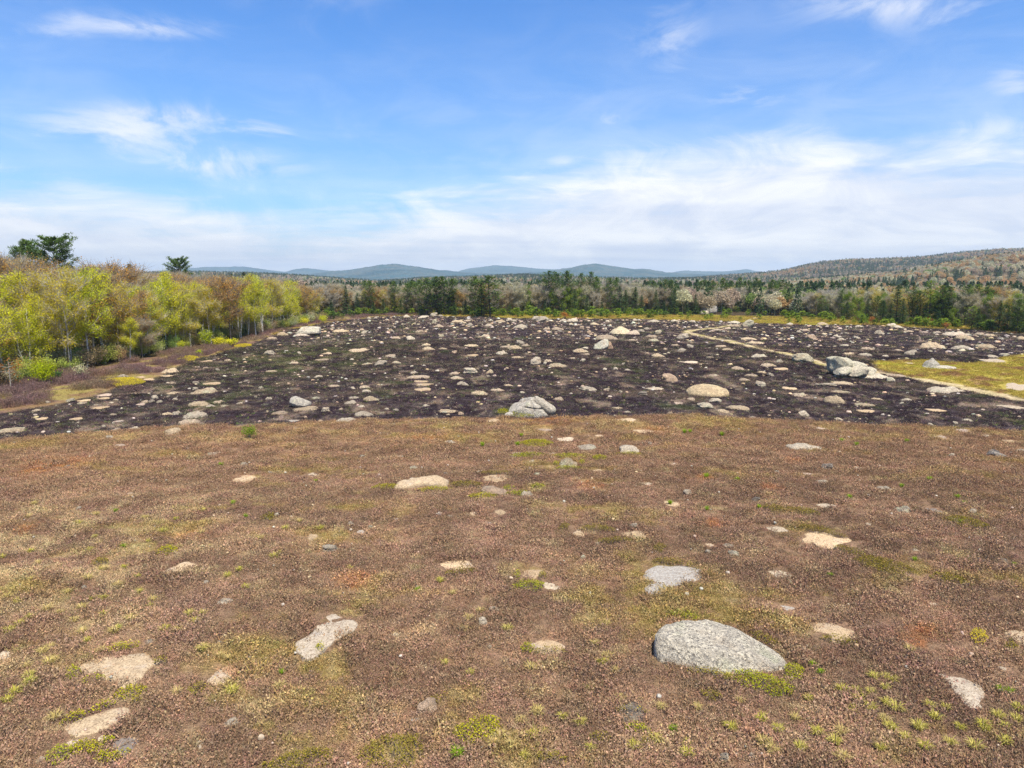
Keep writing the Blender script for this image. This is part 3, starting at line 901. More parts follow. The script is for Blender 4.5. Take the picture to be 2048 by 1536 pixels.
# x, y (centre of what shows), width, height in photograph pixels, form, colour
ROCKS = """
246 751 22 7 m g;340 741 40 11 m t;301 742 8 4 b g;250 733 7 4 b w;335 751 26 4 f t;282 754 20 4 f t;297 759 24 4 f t;345 765 15 6 m p;392 765 15 6 b g
412 735 12 4 m p;455 720 18 5 m p;415 722 26 4 f t;425 767 36 5 f t;410 781 60 14 m t;391 777 12 6 b g;345 785 30 6 m t;309 794 15 8 b w;304 802 12 6 b g;319 802 14 6 m g
336 793 8 4 b g;350 798 10 5 b g;211 790 30 5 f p;207 796 26 4 f t;170 801 26 4 f t;164 805 20 4 m p;141 800 18 7 b g;96 804 10 5 b w;72 820 18 5 m p;194 809 14 4 m g
200 815 34 4 f t;290 802 16 6 m p;283 808 20 5 f p;231 799 12 4 m g;399 807 44 11 m t;437 803 26 6 m p;422 811 18 5 m g;449 811 16 4 m p;480 806 16 4 m g;435 739 10 4 b g
492 762 10 4 b g;481 765 8 3 b g;23 860 54 10 m t;153 837 25 5 f t;85 837 24 5 f t;390 828 48 16 m g;380 843 46 12 m p;353 825 22 8 m g;336 827 22 6 m t;233 859 14 5 b g
267 856 28 7 m w;278 858 20 6 m t;208 852 8 5 b g;227 828 14 4 m g;238 842 22 3 f p;345 862 40 15 m t;218 874 16 7 b w;241 890 24 8 f p;30 885 10 4 b g;427 908 42 8 m p
488 929 16 9 b g;137 931 16 7 m d;541 944 10 5 b w;541 932 10 4 f p;492 958 52 16 f t;623 950 34 12 f w;263 988 16 6 b p;158 1016 12 7 b g;552 1030 14 9 b w;535 1036 12 7 b w
623 1072 24 22 f t;660 1097 36 17 b w;366 1137 72 25 f t;168 1175 12 9 b g;118 1183 10 6 b g;412 1165 13 8 b g;448 1203 36 14 m w;342 1222 13 8 b p;410 1218 10 5 b g
434 1351 70 40 f t;302 1283 28 10 m g;437 1285 18 10 m w;501 1317 28 12 m g;535 1318 9 6 b p;8 1316 34 30 f w;253 1489 54 46 f d;145 1486 30 14 f w;204 1478 24 14 f w
81 1520 28 17 m p;468 1445 40 22 m w;400 1486 15 24 f w;854 1417 42 27 b p;787 1432 12 8 b g;830 1440 20 7 f g;967 1245 20 18 b w;988 1220 26 12 b g;980 1253 9 6 b g
915 1131 80 24 f t;1061 1147 52 26 f t;1102 1171 50 20 f w;1100 1296 86 34 f t;788 1270 24 7 f w;979 1294 10 7 b w;1030 1349 22 9 m g;1064 1378 14 7 b g;855 1231 14 8 f g
834 1175 12 8 b g;986 1131 14 6 f g;1566 1215 45 12 f g;1532 1241 28 14 f g;1660 1266 96 46 f t;1268 1441 94 18 m d;1449 1517 22 20 b g;1505 1511 18 14 m g
2018 1340 36 14 f w;1772 1164 16 6 m w;1866 1208 20 7 f w;2011 1244 18 6 m w;1611 895 80 16 m w;1643 857 26 7 f p;1929 861 36 7 f p;1881 874 30 7 f p;1971 871 20 5 f w
1903 910 14 9 b w;2039 900 32 11 m w;2019 882 30 6 f t;1656 933 28 15 b d;1643 963 30 10 m g;1611 948 26 7 f p;1718 937 20 10 f w;1554 943 14 7 m g;1376 985 20 13 b g
1511 998 18 11 b d;1769 977 40 16 m g;1803 1018 44 19 m g;1863 1020 40 11 f d;1944 1023 16 12 b g;1659 1013 50 12 f w;1904 1038 26 9 m g;1738 1049 14 7 f w;1648 1082 96 32 f t
1556 1058 45 12 f w;1458 1092 30 12 m g;1466 1107 26 11 b w;1416 1104 14 8 b g;1419 1090 20 8 f t;1559 1147 50 22 f w;1831 1100 18 6 m w;1953 1092 24 6 m g;2003 1123 48 10 m g
1260 900 46 18 b w;1171 894 50 17 m g;1138 926 42 22 m t;1300 887 10 7 b w;1131 878 46 10 f w;1101 908 30 8 m w;1036 907 30 8 f w;1026 913 18 6 f w;1063 922 18 7 m w;966 900 16 4 m p
993 957 62 15 f t;988 984 56 21 b p;1053 987 30 15 m w;862 964 9 7 b d;901 885 28 8 m w;826 935 22 10 m g;1075 948 20 8 m g;956 944 8 5 b w;891 947 10 6 b d;725 913 12 7 b g
801 913 14 5 f g;1163 965 12 6 f w;1196 942 24 8 f t;1306 927 14 6 m w;1348 928 26 6 f p;1296 968 24 8 f w;1000 1024 25 12 f t;946 1027 20 8 f t;1203 1017 40 8 f t;1346 1008 44 10 f t
1266 1051 20 10 b g;1270 1070 56 18 f t;1160 1065 38 22 f t;1195 1087 10 8 f w;1167 1115 12 10 b w;703 1046 16 10 m g;741 1055 12 8 b g;723 1064 18 9 f g;790 1039 14 6 f g;900 1033 12 5 b g
975 1047 16 8 f g;878 1027 16 8 f g;1256 840 46 8 f t;1190 848 14 4 m g;988 841 30 8 f t;1290 863 50 7 f t;1198 872 20 5 f t;1088 860 40 5 f p;786 848 14 4 m g;1346 868 22 4 f t
566 667 24 8 m t;543 676 22 5 m p;664 657 10 6 b g;678 661 36 8 m t;729 664 14 6 b w;724 659 16 4 m p;822 676 20 8 b w;879 651 18 7 m p;869 642 12 9 b l;868 629 16 7 b g
916 642 28 6 m t;934 641 18 4 m p;941 649 14 6 b g;999 642 24 5 m t;1018 639 14 7 b w;847 634 24 6 b w;882 631 12 4 m g;813 632 14 5 m w;751 635 10 5 m g;738 637 10 5 b g
793 644 8 4 b w;979 650 18 5 m w;972 671 20 6 m p;882 671 14 6 b l;881 678 8 5 b g;839 662 20 4 m p;783 661 8 5 b g;718 701 52 7 m t;539 705 22 9 b w;599 706 9 6 b w;654 707 26 5 m t
857 697 28 7 m t;851 689 22 6 m t;887 697 20 4 m t;792 675 20 5 m p;781 711 26 6 m p;788 714 12 4 m g;909 704 12 6 b p;944 691 34 6 m t;1002 705 28 9 m w;1017 693 36 7 m p
947 711 26 4 f t;704 719 10 4 b w;762 725 28 11 b g;733 727 28 6 m t;794 724 20 6 m p;589 725 22 6 m p;644 719 36 5 m t;647 735 8 3 b g;637 752 18 5 m w;544 742 26 5 m t;827 744 18 5 m w
824 732 8 4 b w;941 741 32 13 b w;908 746 24 6 m p;914 755 30 7 m p;979 742 16 9 m t;926 766 26 9 m g;837 753 50 7 m p;842 762 30 4 f t;849 769 36 4 f t;847 779 36 6 f t;959 785 36 10 m t
992 779 32 7 m p;1017 770 20 4 m t;976 752 10 5 b g;614 817 56 9 m t;651 819 18 10 b w;558 825 36 8 m p;634 795 20 5 m g;538 796 14 5 m g;706 776 10 6 b w;730 773 24 7 m p;733 782 18 5 b w
669 771 26 6 m p;521 774 12 5 m g;578 767 8 4 b p;708 794 22 5 m g;701 804 28 8 m g;742 797 34 10 m t;722 812 16 6 m w;729 827 40 11 m g;693 840 44 10 m w;641 842 12 6 b p;792 820 12 5 b g
773 817 10 4 m w;896 822 44 6 m t;922 827 12 6 b p;587 841 24 4 f g;611 834 8 5 b p;682 817 10 4 m p;852 810 14 4 m w;1039 652 32 9 m w;1116 657 28 7 m p;1094 657 16 5 m p;1163 656 12 7 b p
1179 664 12 8 b p;1146 671 8 4 b w;1085 638 28 10 b g;1070 636 16 8 b w;1029 641 12 5 m g;1126 641 14 5 b w;1144 640 30 7 m w;1189 647 20 5 m t;1305 641 28 6 m w;1351 641 20 5 m w
1215 642 10 4 m w;1384 642 16 4 m w;1270 639 10 4 m w;1281 662 18 5 b w;1294 657 14 5 b g;1211 657 7 5 b w;1215 674 50 11 m p;1160 701 34 9 m t;1170 708 26 5 m p;1170 696 14 4 b w
1153 686 7 4 b w;1316 664 16 8 b l;1303 672 26 6 m p;1306 680 24 6 m l;1365 672 26 12 b g;1263 680 18 4 m p;1379 692 16 8 b g;1349 690 22 5 m p;1363 700 20 8 b g;1330 698 8 5 b p
1294 707 9 5 b p;1316 710 30 8 m t;1336 705 10 4 m w;1071 721 22 15 b w;1096 721 18 6 m p;1090 726 8 5 b w;1116 730 40 9 m t;1166 720 13 6 b w;1040 684 20 8 b g;1050 690 22 7 m p
1031 694 34 9 m t;1035 714 28 5 m t;1041 739 8 5 b w;1210 738 10 5 b w;1231 737 10 5 b w;1256 739 14 4 m g;1246 727 8 4 b w;1144 716 16 4 m p;1379 724 42 5 f w;1401 729 7 4 b p;1421 714 20 4 m p
1338 754 36 15 b p;1176 776 38 11 b w;1213 779 14 6 b w;1241 783 8 5 b g;1285 787 22 9 b d;1310 776 44 6 f w;1409 810 36 12 b w;1430 801 26 8 b w;1381 797 18 6 m p;1446 821 26 7 m t
1474 815 50 9 m t;1356 806 20 4 f p;1233 815 26 5 m t;1256 823 14 4 m w;1341 825 14 6 m p;1116 797 26 8 m p;1506 834 16 5 m g;1519 767 24 12 b g;1476 736 28 8 m p;1519 711 34 9 m w
1531 729 24 9 m p;1489 759 22 5 m p;1501 750 28 6 m p;1524 744 20 5 m t;1426 750 26 5 m p;1498 646 28 14 b l;1471 651 24 5 m p;1454 656 22 5 m p;1434 659 20 4 f w;1466 644 28 5 m w
1499 677 34 5 m t;1511 685 36 5 m t;1441 692 26 5 m p;1456 699 26 5 m t;1602 715 48 18 b l;1621 674 24 10 b p;1597 662 12 5 m w;1612 660 18 5 m p;1683 678 18 5 m w;1671 671 14 5 m w
1645 647 24 5 m t;1578 647 16 5 m w;1720 652 20 5 m w;1713 675 16 5 b w;1688 690 22 5 m w;1736 697 30 6 m p;1728 709 30 7 m g;1735 717 38 8 m g;1695 707 28 6 m t;1772 712 16 5 m w
1758 664 22 9 m w;1782 649 26 6 m w;1796 653 20 6 m w;1816 662 22 4 m p;1798 700 20 4 m p;1818 706 22 9 b g;1826 701 16 5 m g;1866 690 50 14 m t;1921 694 38 9 m g;1971 692 40 8 m t
1908 667 56 9 m w;1931 674 38 9 m t;1981 670 26 6 m t;1958 667 24 5 m p;2043 676 20 8 m t;1848 664 20 4 f p;2036 661 26 4 f w;1988 722 50 8 f w;2008 709 20 6 b w;1986 713 22 6 b w
1820 726 20 5 f w;2034 769 58 24 f w;1886 778 80 16 m w;1671 799 46 16 m t;1655 769 38 6 b w;1607 826 22 11 b w;1677 837 18 5 m w;1812 798 22 6 m w;1803 806 9 5 b w;1911 845 10 5 b w
1861 849 11 6 b w;1936 839 18 5 m w;1682 765 46 8 m t;1682 783 42 6 m t;1598 789 36 8 m p;1541 749 14 7 b g;1728 809 40 7 m t;1732 822 36 6 f t;1872 820 40 5 f t;2021 814 52 5 f w
1641 755 8 5 b w;1790 750 40 6 m p;1578 776 30 6 f t;1543 730 20 6 m t;1563 738 30 5 f t;1753 797 24 5 m t;1558 721 16 8 m g;1782 759 18 9 b w;1192 618 10 5 b w;1195 628 14 6 m w;1265 629 18 5 m w
1660 628 16 4 f w;1510 636 16 3 f w;1224 666 0 0 m p
"""
rock_foot = []          # (x, y, rx, ry) footprints, for keeping plants off them
rocks = []              # label candidates: (object, px, py, noun, adjective)


def size_at(px, py):
    g = ground(px, py)
    s = math.dist((0, 0, CAM_H), g)
    dep = math.asin((CAM_H - g[2]) / s)
    depth = g[1] * math.cos(PITCH) + (CAM_H - g[2]) * math.sin(PITCH)      # along the optical axis
    return g, depth / FPX, dep, s


HERO_AREAS = [(1303, 1589, 1238, 1356), (1008, 1114, 788, 836), (584, 637, 654, 674), (1668, 1775, 714, 762), (1380, 1466, 768, 791), (1222, 1268, 650, 668),
              (575, 619, 794, 815), (1183, 1226, 680, 700), (1862, 1916, 714, 738)]


def add_rock(x, y, w, h, form, colr, k, hue=None):
    base, mpp, dep, s = size_at(x, y + h * 0.5)
    W_ = w * mpp
    r = random.Random(int(x * 7 + y * 13))
    if form == 'f':
        depth = h * mpp / math.sin(dep)
        depth = min(depth, W_ * 2.2)
        Z = max(0.04, min(0.09, 0.04 * W_))
        me = FLATS[k % len(FLATS)]
    else:
        depth = W_ * (0.78 if form == 'b' else 0.9)
        Z = (h * mpp - depth * math.sin(dep) * 0.55) / math.cos(dep)
        Z = max(Z, h * mpp * 0.45)
        if form == 'm': Z *= 1.12
        me = BLOBS[k % len(BLOBS)] if form == 'b' else DOMES[k % len(DOMES)]
    cx, cy = base[0], base[1]
    u = np.array([cx, cy]) / math.hypot(cx, cy)
    cx += u[0] * depth * 0.5; cy += u[1] * depth * 0.5
    gz = hz(cx, cy)
    yaw = math.atan2(-u[0], u[1]) + r.uniform(-0.12, 0.12)
    base_t = (0.50, 0.43, 0.33) if (form == 'f' and colr == 'w') else ((0.47, 0.405, 0.315) if (form == 'm' and colr == 't') else ((0.42, 0.36, 0.305) if (form == 'm' and colr == 'p') else TINT[colr]))
    tint = np.array(base_t) * r.uniform(0.74, 1.12) * np.array([1.04, 1.0, 0.95])
    if form == 'b':
        sc = (W_ / 2, depth / 2, Z * 0.62); zc = gz + Z * 0.38
        flip = r.random() < 0.5
        if flip: sc = (-sc[0], sc[1], sc[2])
    else:
        sc = (W_ / 2 * 1.04, depth / 2 * 1.04, Z); zc = gz - (0.02 if form == 'f' else 0.10 * Z + 0.03)
    nm = 'outcrop' if form == 'f' else ('boulder' if w * h >= 190 else 'stone')
    o = obj(nm, me, None, (cx, cy, zc), (0, 0, yaw), sc, color=tint)
    rock_foot.append((cx, cy, W_ / 2 * (0.74 if form == 'm' else 1.0), depth / 2 * (0.62 if form == 'm' else 1.0), yaw) if form != 'f' else (cx, cy, W_ / 2 * 1.12 + 0.06, depth / 2 * 1.12 + 0.10, yaw))
    if form == 'f':
        shp = 'bald bedrock patch' if w > 40 else 'flat bedrock scrap'
    elif form == 'm':
        shp = 'low domed boulder' if w > 26 else 'low rounded stone'
    else:
        shp = 'upright boulder' if w > 20 else 'small stone'
    rocks.append((o, x, y, COLW[colr] + ' ' + shp, {'f': 'rock outcrop', 'm': 'boulder', 'b': 'boulder'}[form] if nm != 'stone' else 'stone'))
    return o


for k, ln in enumerate(ROCKS.replace('\n', ';').split(';')):
    p = ln.split()
    if len(p) != 6 or float(p[2]) == 0: continue
    x, y, w, h = map(float, p[:4])
    if any(a < x < b and c < y < d for a, b, c, d in HERO_AREAS): continue
    add_rock(x, y, w, h, p[4], p[5], k)


def hero_poly(pts):
    P = np.array([ground(a, b)[:2] for a, b in pts])
    Q = []
    for i in range(len(P)):                    # more points along the edge
        for q in np.linspace(0, 1, 7)[:-1]:
            Q.append(P[i] * (1 - q) + P[(i + 1) % len(P)] * q)
    Q = np.array(Q)
    for _ in range(3):
        Q = 0.5 * Q + 0.25 * (np.roll(Q, 1, 0) + np.roll(Q, -1, 0))
    nn = np.arange(len(Q))
    jig = fbm3(np.stack([Q[:, 0] * 2.2, Q[:, 1] * 2.2, nn * 0 + 4.4], 1), 3)
    c = Q.mean(0)
    return c + (Q - c) * (1 + 0.05 * jig)[:, None]


def place_poly(name, pts, H, a, b, amp, tint, label, cat, seed, mats=None, tilt=(0, 0), fine=0.03, rings=26, sink=0.03, cuts=()):
    P = hero_poly(pts)
    # counter-clockwise
    if np.sum(P[:, 0] * np.roll(P[:, 1], -1) - np.roll(P[:, 0], -1) * P[:, 1]) < 0: P = P[::-1]
    c = P.mean(0)
    me = mound(seed, P, rings, a, b, amp, H, mats=mats, name=name, tilt=tilt, fine=fine, unit=False)
    if cuts:
        V = np.zeros(len(me.vertices) * 3, np.float32); me.vertices.foreach_get('co', V); V = V.reshape(-1, 3).astype(float)
        for nx, ny, nz, px_, py_, pz_ in cuts:                     # broken faces
            n = np.array([nx, ny, nz]); n /= np.linalg.norm(n)
            d = V @ n - n @ np.array([px_, py_, pz_]) + 0.05 * fbm3(V * 1.7, 3)
            V = V - np.where((d > 0) & (V[:, 2] > -0.02), d * 0.85, 0)[:, None] * n
        me.vertices.foreach_set('co', V.astype(np.float32).ravel()); me.update()
    o = obj(name, me, None, (c[0], c[1], hz(*c) - sink), color=tint, label=label, cat=cat)
    rr = np.abs(P - c).max(0)
    rock_foot.append((c[0], c[1], rr[0], rr[1], 0.0))
    POLYS.append(P)
    return o


POLYS = []
# the big slab in the foreground
place_poly('boulder', [(1322, 1282), (1368, 1272), (1407, 1270), (1434, 1276), (1481, 1290), (1554, 1306), (1578, 1318), (1588, 1334), (1542, 1345), (1493, 1355),
                       (1444, 1352), (1383, 1346), (1337, 1330), (1306, 1314), (1308, 1295)], 0.66, 0.40, 0.34, 0.09, (0.66, 0.64, 0.58),
           'large pale lichened slab boulder lying in the brown heath', 'boulder', 901, mats=[M_SLAB], tilt=(-0.05, 0.05), fine=0.06, rings=44,
           cuts=[(0.06, -0.80, 0.60, 0, -0.62, 0.50), (0.10, -0.08, 1.0, -0.6, 0.2, 0.60), (-0.92, -0.25, 0.30, -1.95, 0, 0.3), (0.42, -0.05, 0.90, 0.7, 0, 0.50),
                 (0.55, 0.75, 0.4, 0.9, 0.75, 0.3), (-0.35, -0.75, 0.45, -1.0, -0.55, 0.45)])
# bald bedrock patches with outlines of their own
PATCHES = [
    ([(150, 1333), (199, 1311), (240, 1308), (295, 1306), (341, 1320), (310, 1330), (292, 1342), (284, 1361), (261, 1381), (227, 1377), (204, 1364), (162, 1350)], 't',
     'triangular tan bald bedrock patch low on the left'),
    ([(125, 1452), (150, 1440), (185, 1429), (220, 1418), (256, 1412), (264, 1430), (240, 1447), (215, 1460), (182, 1472), (150, 1476), (133, 1469)], 't',
     'ragged tan bedrock patch in the bottom left corner among yellow mats'),
    ([(628, 1228), (650, 1223), (675, 1227), (722, 1248), (704, 1268), (672, 1284), (652, 1300), (634, 1319), (611, 1328), (596, 1310), (587, 1287), (607, 1278), (628, 1262), (620, 1242)], 'w',
     'long pale gravelly bedrock patch slanting down left of centre'),
    ([(1867, 1342), (1900, 1344), (1930, 1351), (1967, 1371), (1971, 1395), (1960, 1411), (1982, 1434), (1950, 1424), (1926, 1406), (1910, 1386), (1893, 1362)], 'w',
     'long pale gravelly bedrock patch low on the right'),
    ([(1290, 1142), (1318, 1131), (1360, 1130), (1400, 1137), (1412, 1150), (1395, 1161), (1360, 1172), (1330, 1186), (1309, 1197), (1292, 1182), (1285, 1160)], 'g',
     'broad grey granite sheet flush with the heath behind the pale slab'),
    ([(2006, 1264), (2030, 1262), (2075, 1270), (2085, 1302), (2048, 1300), (2030, 1286), (2014, 1276)], 't', 'tan bedrock patch cut by the right picture edge'),
    ([(783, 979), (800, 970), (818, 963), (850, 960), (883, 958), (901, 965), (893, 976), (868, 975), (843, 975), (812, 980)], 't',
     'long tan bedrock back with a dark stone on top'),
]
for k, (pts, c, lab) in enumerate(PATCHES):
    place_poly('outcrop', pts, 0.08 if k < 6 else 0.38, 0.7, 0.6, 0.16, np.array({'w': (0.47, 0.40, 0.31)}.get(c, TINT[c])) * (0.95 if c != 'g' else 1.0), lab, 'rock outcrop', 920 + k, mats=[M_GRAVEL], rings=16)

# wide tan dome
b0, mpp, dep, s0 = size_at(1421, 791)
me = mound(931, None, 22, 1.0, 1.05, 0.07, n=64, oamp=0.16, name='boulder')
o = obj('boulder', me, None, (b0[0], b0[1] + 1.6, b0[2] - 0.05), (0, 0, -0.1), (47 * mpp, 2.4, 0.98), color=(0.56, 0.46, 0.31),
        label='wide smooth tan dome of rock in the burned field', cat='boulder')
rock_foot.append((b0[0], b0[1] + 1.6, 47 * mpp, 2.4, 0))

# pale cone
b0, mpp, dep, s0 = size_at(1243, 668)
me = mound(932, None, 18, 1.35, 1.5, 0.08, n=40, oamp=0.14, name='boulder')
obj('boulder', me, None, (b0[0], b0[1] + 1.8, b0[2] - 0.05), (0, 0, 0), (24 * mpp, 2.2, 15 * mpp), color=(0.60, 0.54, 0.40),
    label='pale cream cone-shaped rock far out in the burned field', cat='boulder')
b1 = size_at(1268, 669)[0]
o = obj('boulder', DOMES[2], None, (b1[0], b1[1] + 1.2, b1[2]), (0, 0, 0.2), (17 * mpp, 1.5, 8 * mpp), color=(0.50, 0.42, 0.36),
        label='low pinkish rock leaning against the right foot of the cone-shaped rock', cat='boulder')

# egg-shaped boulder
b0, mpp, dep, s0 = size_at(597, 814)
me = blob(941, 4, 2.2, 2, 0.10, 0.02, 0.0)
obj('boulder', me, None, (b0[0], b0[1] + 0.7, b0[2] + 0.30), (0.0, R(14), 0.1), (22 * mpp, 0.85, 11 * mpp), color=(0.47, 0.46, 0.44),
    label='smooth grey egg-shaped boulder near the front of the burned field', cat='boulder')

# wedge boulder with a brown shoulder
b0, mpp, dep, s0 = size_at(1202, 699)
root = obj('boulder', None, None, (b0[0], b0[1] + 1.1, b0[2]), label='grey wedge boulder with a brown rock tucked against its right side', cat='boulder')
obj('block', blob(951, 4, 3.0, 6, 0.10, 0.03, 0.35), root, (0, 0, 0.55), (R(-8), R(-10), 0.1), (19 * mpp, 1.3, 11.5 * mpp), color=(0.47, 0.47, 0.43))
obj('shoulder', blob(952, 4, 2.5, 4, 0.15, 0.04), root, (17 * mpp, 0.7, 0.35), (0, 0, 0.3), (10 * mpp, 0.9, 10 * mpp), color=(0.33, 0.235, 0.18))
rock_foot.append((b0[0], b0[1] + 1.1, 20 * mpp, 1.3, 0))

# flat-topped block
b0, mpp, dep, s0 = size_at(612, 671)
root = obj('boulder', None, None, (b0[0], b0[1] + 1.2, b0[2]), label='long flat-topped pale block boulder at the left of the burned field', cat='boulder')
obj('block', blob(961, 4, 7.0, 2, 0.03, 0.015), root, (0, 0.2, 8.3 * mpp), (R(-6), R(-1.5), 0.06), (25 * mpp, 1.5, 8.6 * mpp), color=(0.52, 0.52, 0.47))
obj('apron', mound(962, None, 12, 1.1, 1.2, 0.12, n=40), root, (-9 * mpp, -1.0, -0.1), (0, 0, 0.1), (17 * mpp, 1.5, 5.5 * mpp), color=(0.54, 0.50, 0.46))
rock_foot.append((b0[0], b0[1] + 1.2, 25 * mpp, 1.6, 0))

# long grey boulder by the track is in the list; the overhanging lobed rock
b0, mpp, dep, s0 = size_at(1712, 757)
root = obj('boulder', None, None, (b0[0], b0[1] + 1.5, b0[2]), label='big layered overhanging boulder beside the sandy track', cat='boulder')
m_ = mpp
obj('back_block', blob(971, 4, 3.6, 7, 0.16, 0.06, -0.2), root, (-8 * m_, 1.1, 20 * m_), (R(0), R(8), 0.15), (33 * m_, 1.5, 18 * m_), color=(0.52, 0.52, 0.44))
obj('overhanging_lobe', blob(972, 4, 3.0, 5, 0.14, 0.05), root, (-20 * m_, -0.5, 13 * m_), (R(6), R(-10), 0.25), (19 * m_, 1.0, 8 * m_), color=(0.56, 0.54, 0.47))
obj('overhanging_lobe', blob(973, 4, 3.0, 5, 0.16, 0.05), root, (8 * m_, -0.8, 14 * m_), (R(8), R(-12), 0.1), (23 * m_, 1.0, 9 * m_), color=(0.56, 0.53, 0.45))
obj('upper_ledge', blob(977, 4, 3.4, 6, 0.14, 0.05), root, (12 * m_, 0.6, 24 * m_), (R(-4), R(18), 0.0), (26 * m_, 1.1, 8 * m_), color=(0.54, 0.53, 0.46))
obj('right_block', blob(974, 4, 3.2, 7, 0.18, 0.06, 0.2), root, (30 * m_, 0.1, 11 * m_), (0, R(20), -0.1), (19 * m_, 1.2, 13 * m_), color=(0.57, 0.55, 0.47))
obj('apron', mound(975, None, 14, 1.2, 1.3, 0.16, n=44), root, (42 * m_, -0.6, -0.05), (0, 0, -0.15), (36 * m_, 1.3, 10 * m_), color=(0.60, 0.56, 0.48))
obj('footing', mound(976, None, 12, 1.0, 1.0, 0.18, n=44), root, (0, 0.2, -0.05), (0, 0, 0), (38 * m_, 1.4, 9 * m_), color=(0.48, 0.42, 0.35))
rock_foot.append((b0[0], b0[1] + 1.5, 45 * mpp, 1.8, 0))

# pointed rock on its slab in the yellow grass
b0, mpp, dep, s0 = size_at(1887, 738)
root = obj('boulder', None, None, (b0[0], b0[1] + 1.0, b0[2]), label='pointed grey rock rising from a white slab in the yellow grass', cat='boulder')
obj('peak', mound(981, None, 16, 1.5, 1.5, 0.12, n=36, oamp=0.2), root, (-14 * mpp, 0.3, 2.5 * mpp), (0, 0, 0.2), (17 * mpp, 1.1, 18 * mpp), color=(0.38, 0.38, 0.36))
obj('slab', mound(982, None, 14, 0.6, 0.6, 0.10, n=44), root, (0, 0, -0.05), (0, 0, -0.12), (33 * mpp, 1.3, 6.5 * mpp), color=(0.56, 0.54, 0.50))
rock_foot.append((b0[0], b0[1] + 1.0, 30 * mpp, 1.2, 0))

# big pale erratic in front of the far trees
b0, mpp, dep, s0 = size_at(1417, 627)
root = obj('boulder', None, None, (b0[0], b0[1] + 1.5, b0[2]), label='large whitish boulder on the far meadow in front of the trees', cat='boulder')
obj('block', blob(985, 4, 5.0, 4, 0.06, 0.03), root, (2 * mpp, -1.5, 8.5 * mpp), (R(4), R(-3), 0.1), (14 * mpp, 1.6, 8 * mpp), color=(0.50, 0.50, 0.49))
obj('slab', mound(986, None, 10, 0.7, 0.6, 0.1, n=36), root, (-11 * mpp, -2.0, 0.1), (0, 0, 0), (11 * mpp, 1.4, 6 * mpp), color=(0.56, 0.54, 0.51))

# cracked boulder on the edge of the burn
b0, mpp, dep, s0 = size_at(1060, 834)
CRK = (b0, mpp)


def cracked():
    """fissures cut into a blocky boulder"""
    r = np.random.RandomState(5)
    V, F = _ico[5]
    p = 3.0
    V = V / (np.sum(np.abs(V) ** p, 1) ** (1 / p))[:, None]
    for n, o_ in (((-0.55, -0.20, 0.80), 0.46), ((0.45, -0.1, 0.88), 0.72), ((0.35, -0.65, 0.66), 0.72), ((-0.8, -0.5, 0.2), 0.75), ((0.1, 0.3, 0.95), 0.80), ((0.85, -0.3, 0.35), 0.78), ((-0.2, -0.95, 0.2), 0.72)):
        n = np.array(n) / np.linalg.norm(n)
        d = V @ n - o_
        V = V - np.where(d > 0, d * 0.9, 0)[:, None] * n
    V = V * (1 + 0.05 * fbm3(V * 1.6 + 8, 3) + 0.018 * fbm3(V * 7 + 2, 2))[:, None]
    x, z = V[:, 0], V[:, 2]
    wob = 0.06 * pn(V * 3 + 1.0)
    dep_ = np.zeros(len(V))
    for (x0, z0, x1, z1, w) in ((-0.95, 0.35, 0.0, 0.62, 0.05), (0.0, 0.62, 0.55, 0.60, 0.04), (0.18, 0.60, 0.20, 0.12, 0.045), (0.20, 0.12, 0.9, -0.02, 0.05),
                                (-0.3, 0.32, 0.20, 0.12, 0.035), (0.55, 0.60, 0.62, 0.9, 0.045), (0.25, 0.12, 0.12, -0.6, 0.035)):
        ex, ez = x1 - x0, z1 - z0
        q = np.clip(((x - x0) * ex + (z - z0) * ez) / (ex * ex + ez * ez), 0, 1)
        d = np.hypot(x - x0 - q * ex + wob, z - z0 - q * ez + wob)
        dep_ = np.maximum(dep_, np.exp(-(d / w) ** 2))
    V = V * (1 - 0.17 * dep_)[:, None]
    return mesh('main_block', V, None, F, [M_ROCK], smooth=True)


root = obj('boulder', None, None, (b0[0], b0[1] + 1.1, b0[2] - 0.1), label='cracked pale boulder with a split slab, on the edge of the burn', cat='boulder')
obj('main_block', cracked(), root, (-3 * mpp, 0, 0.55), (0, R(-7), 0.06), (41 * mpp, 1.25, 31 * mpp), color=(0.50, 0.49, 0.47))
obj('split_slab', blob(992, 4, 3.4, 4, 0.06, 0.025), root, (30 * mpp, 0.2, 21 * mpp), (R(-6), R(36), 0.0), (26 * mpp, 0.9, 10 * mpp), color=(0.48, 0.46, 0.42))
obj('toe_stone', blob(993, 3, 2.6, 3, 0.12, 0.04), root, (-40 * mpp, -0.7, 5 * mpp), (0, 0, 0.2), (11 * mpp, 0.4, 5 * mpp), color=(0.50, 0.49, 0.47))
rock_foot.append((b0[0] - 0.2, b0[1] + 1.1, 45 * mpp, 1.3, 0))

# dark split stone at the right edge
b0, mpp, dep, s0 = size_at(2001, 915)
root = obj('boulder', None, None, (b0[0], b0[1] + 0.4, b0[2]), label='dark split stone with tilted slabs near the right edge', cat='boulder')
obj('slab', blob(995, 3, 4.0, 4, 0.08, 0.04), root, (-6 * mpp, 0.1, 5 * mpp), (R(10), R(-22), 0.4), (12 * mpp, 0.3, 3 * mpp), color=(0.13, 0.125, 0.13))
obj('slab', blob(996, 3, 4.0, 4, 0.08, 0.04), root, (4 * mpp, -0.1, 3 * mpp), (R(8), R(16), 0.3), (17 * mpp, 0.4, 4 * mpp), color=(0.33, 0.31, 0.30))

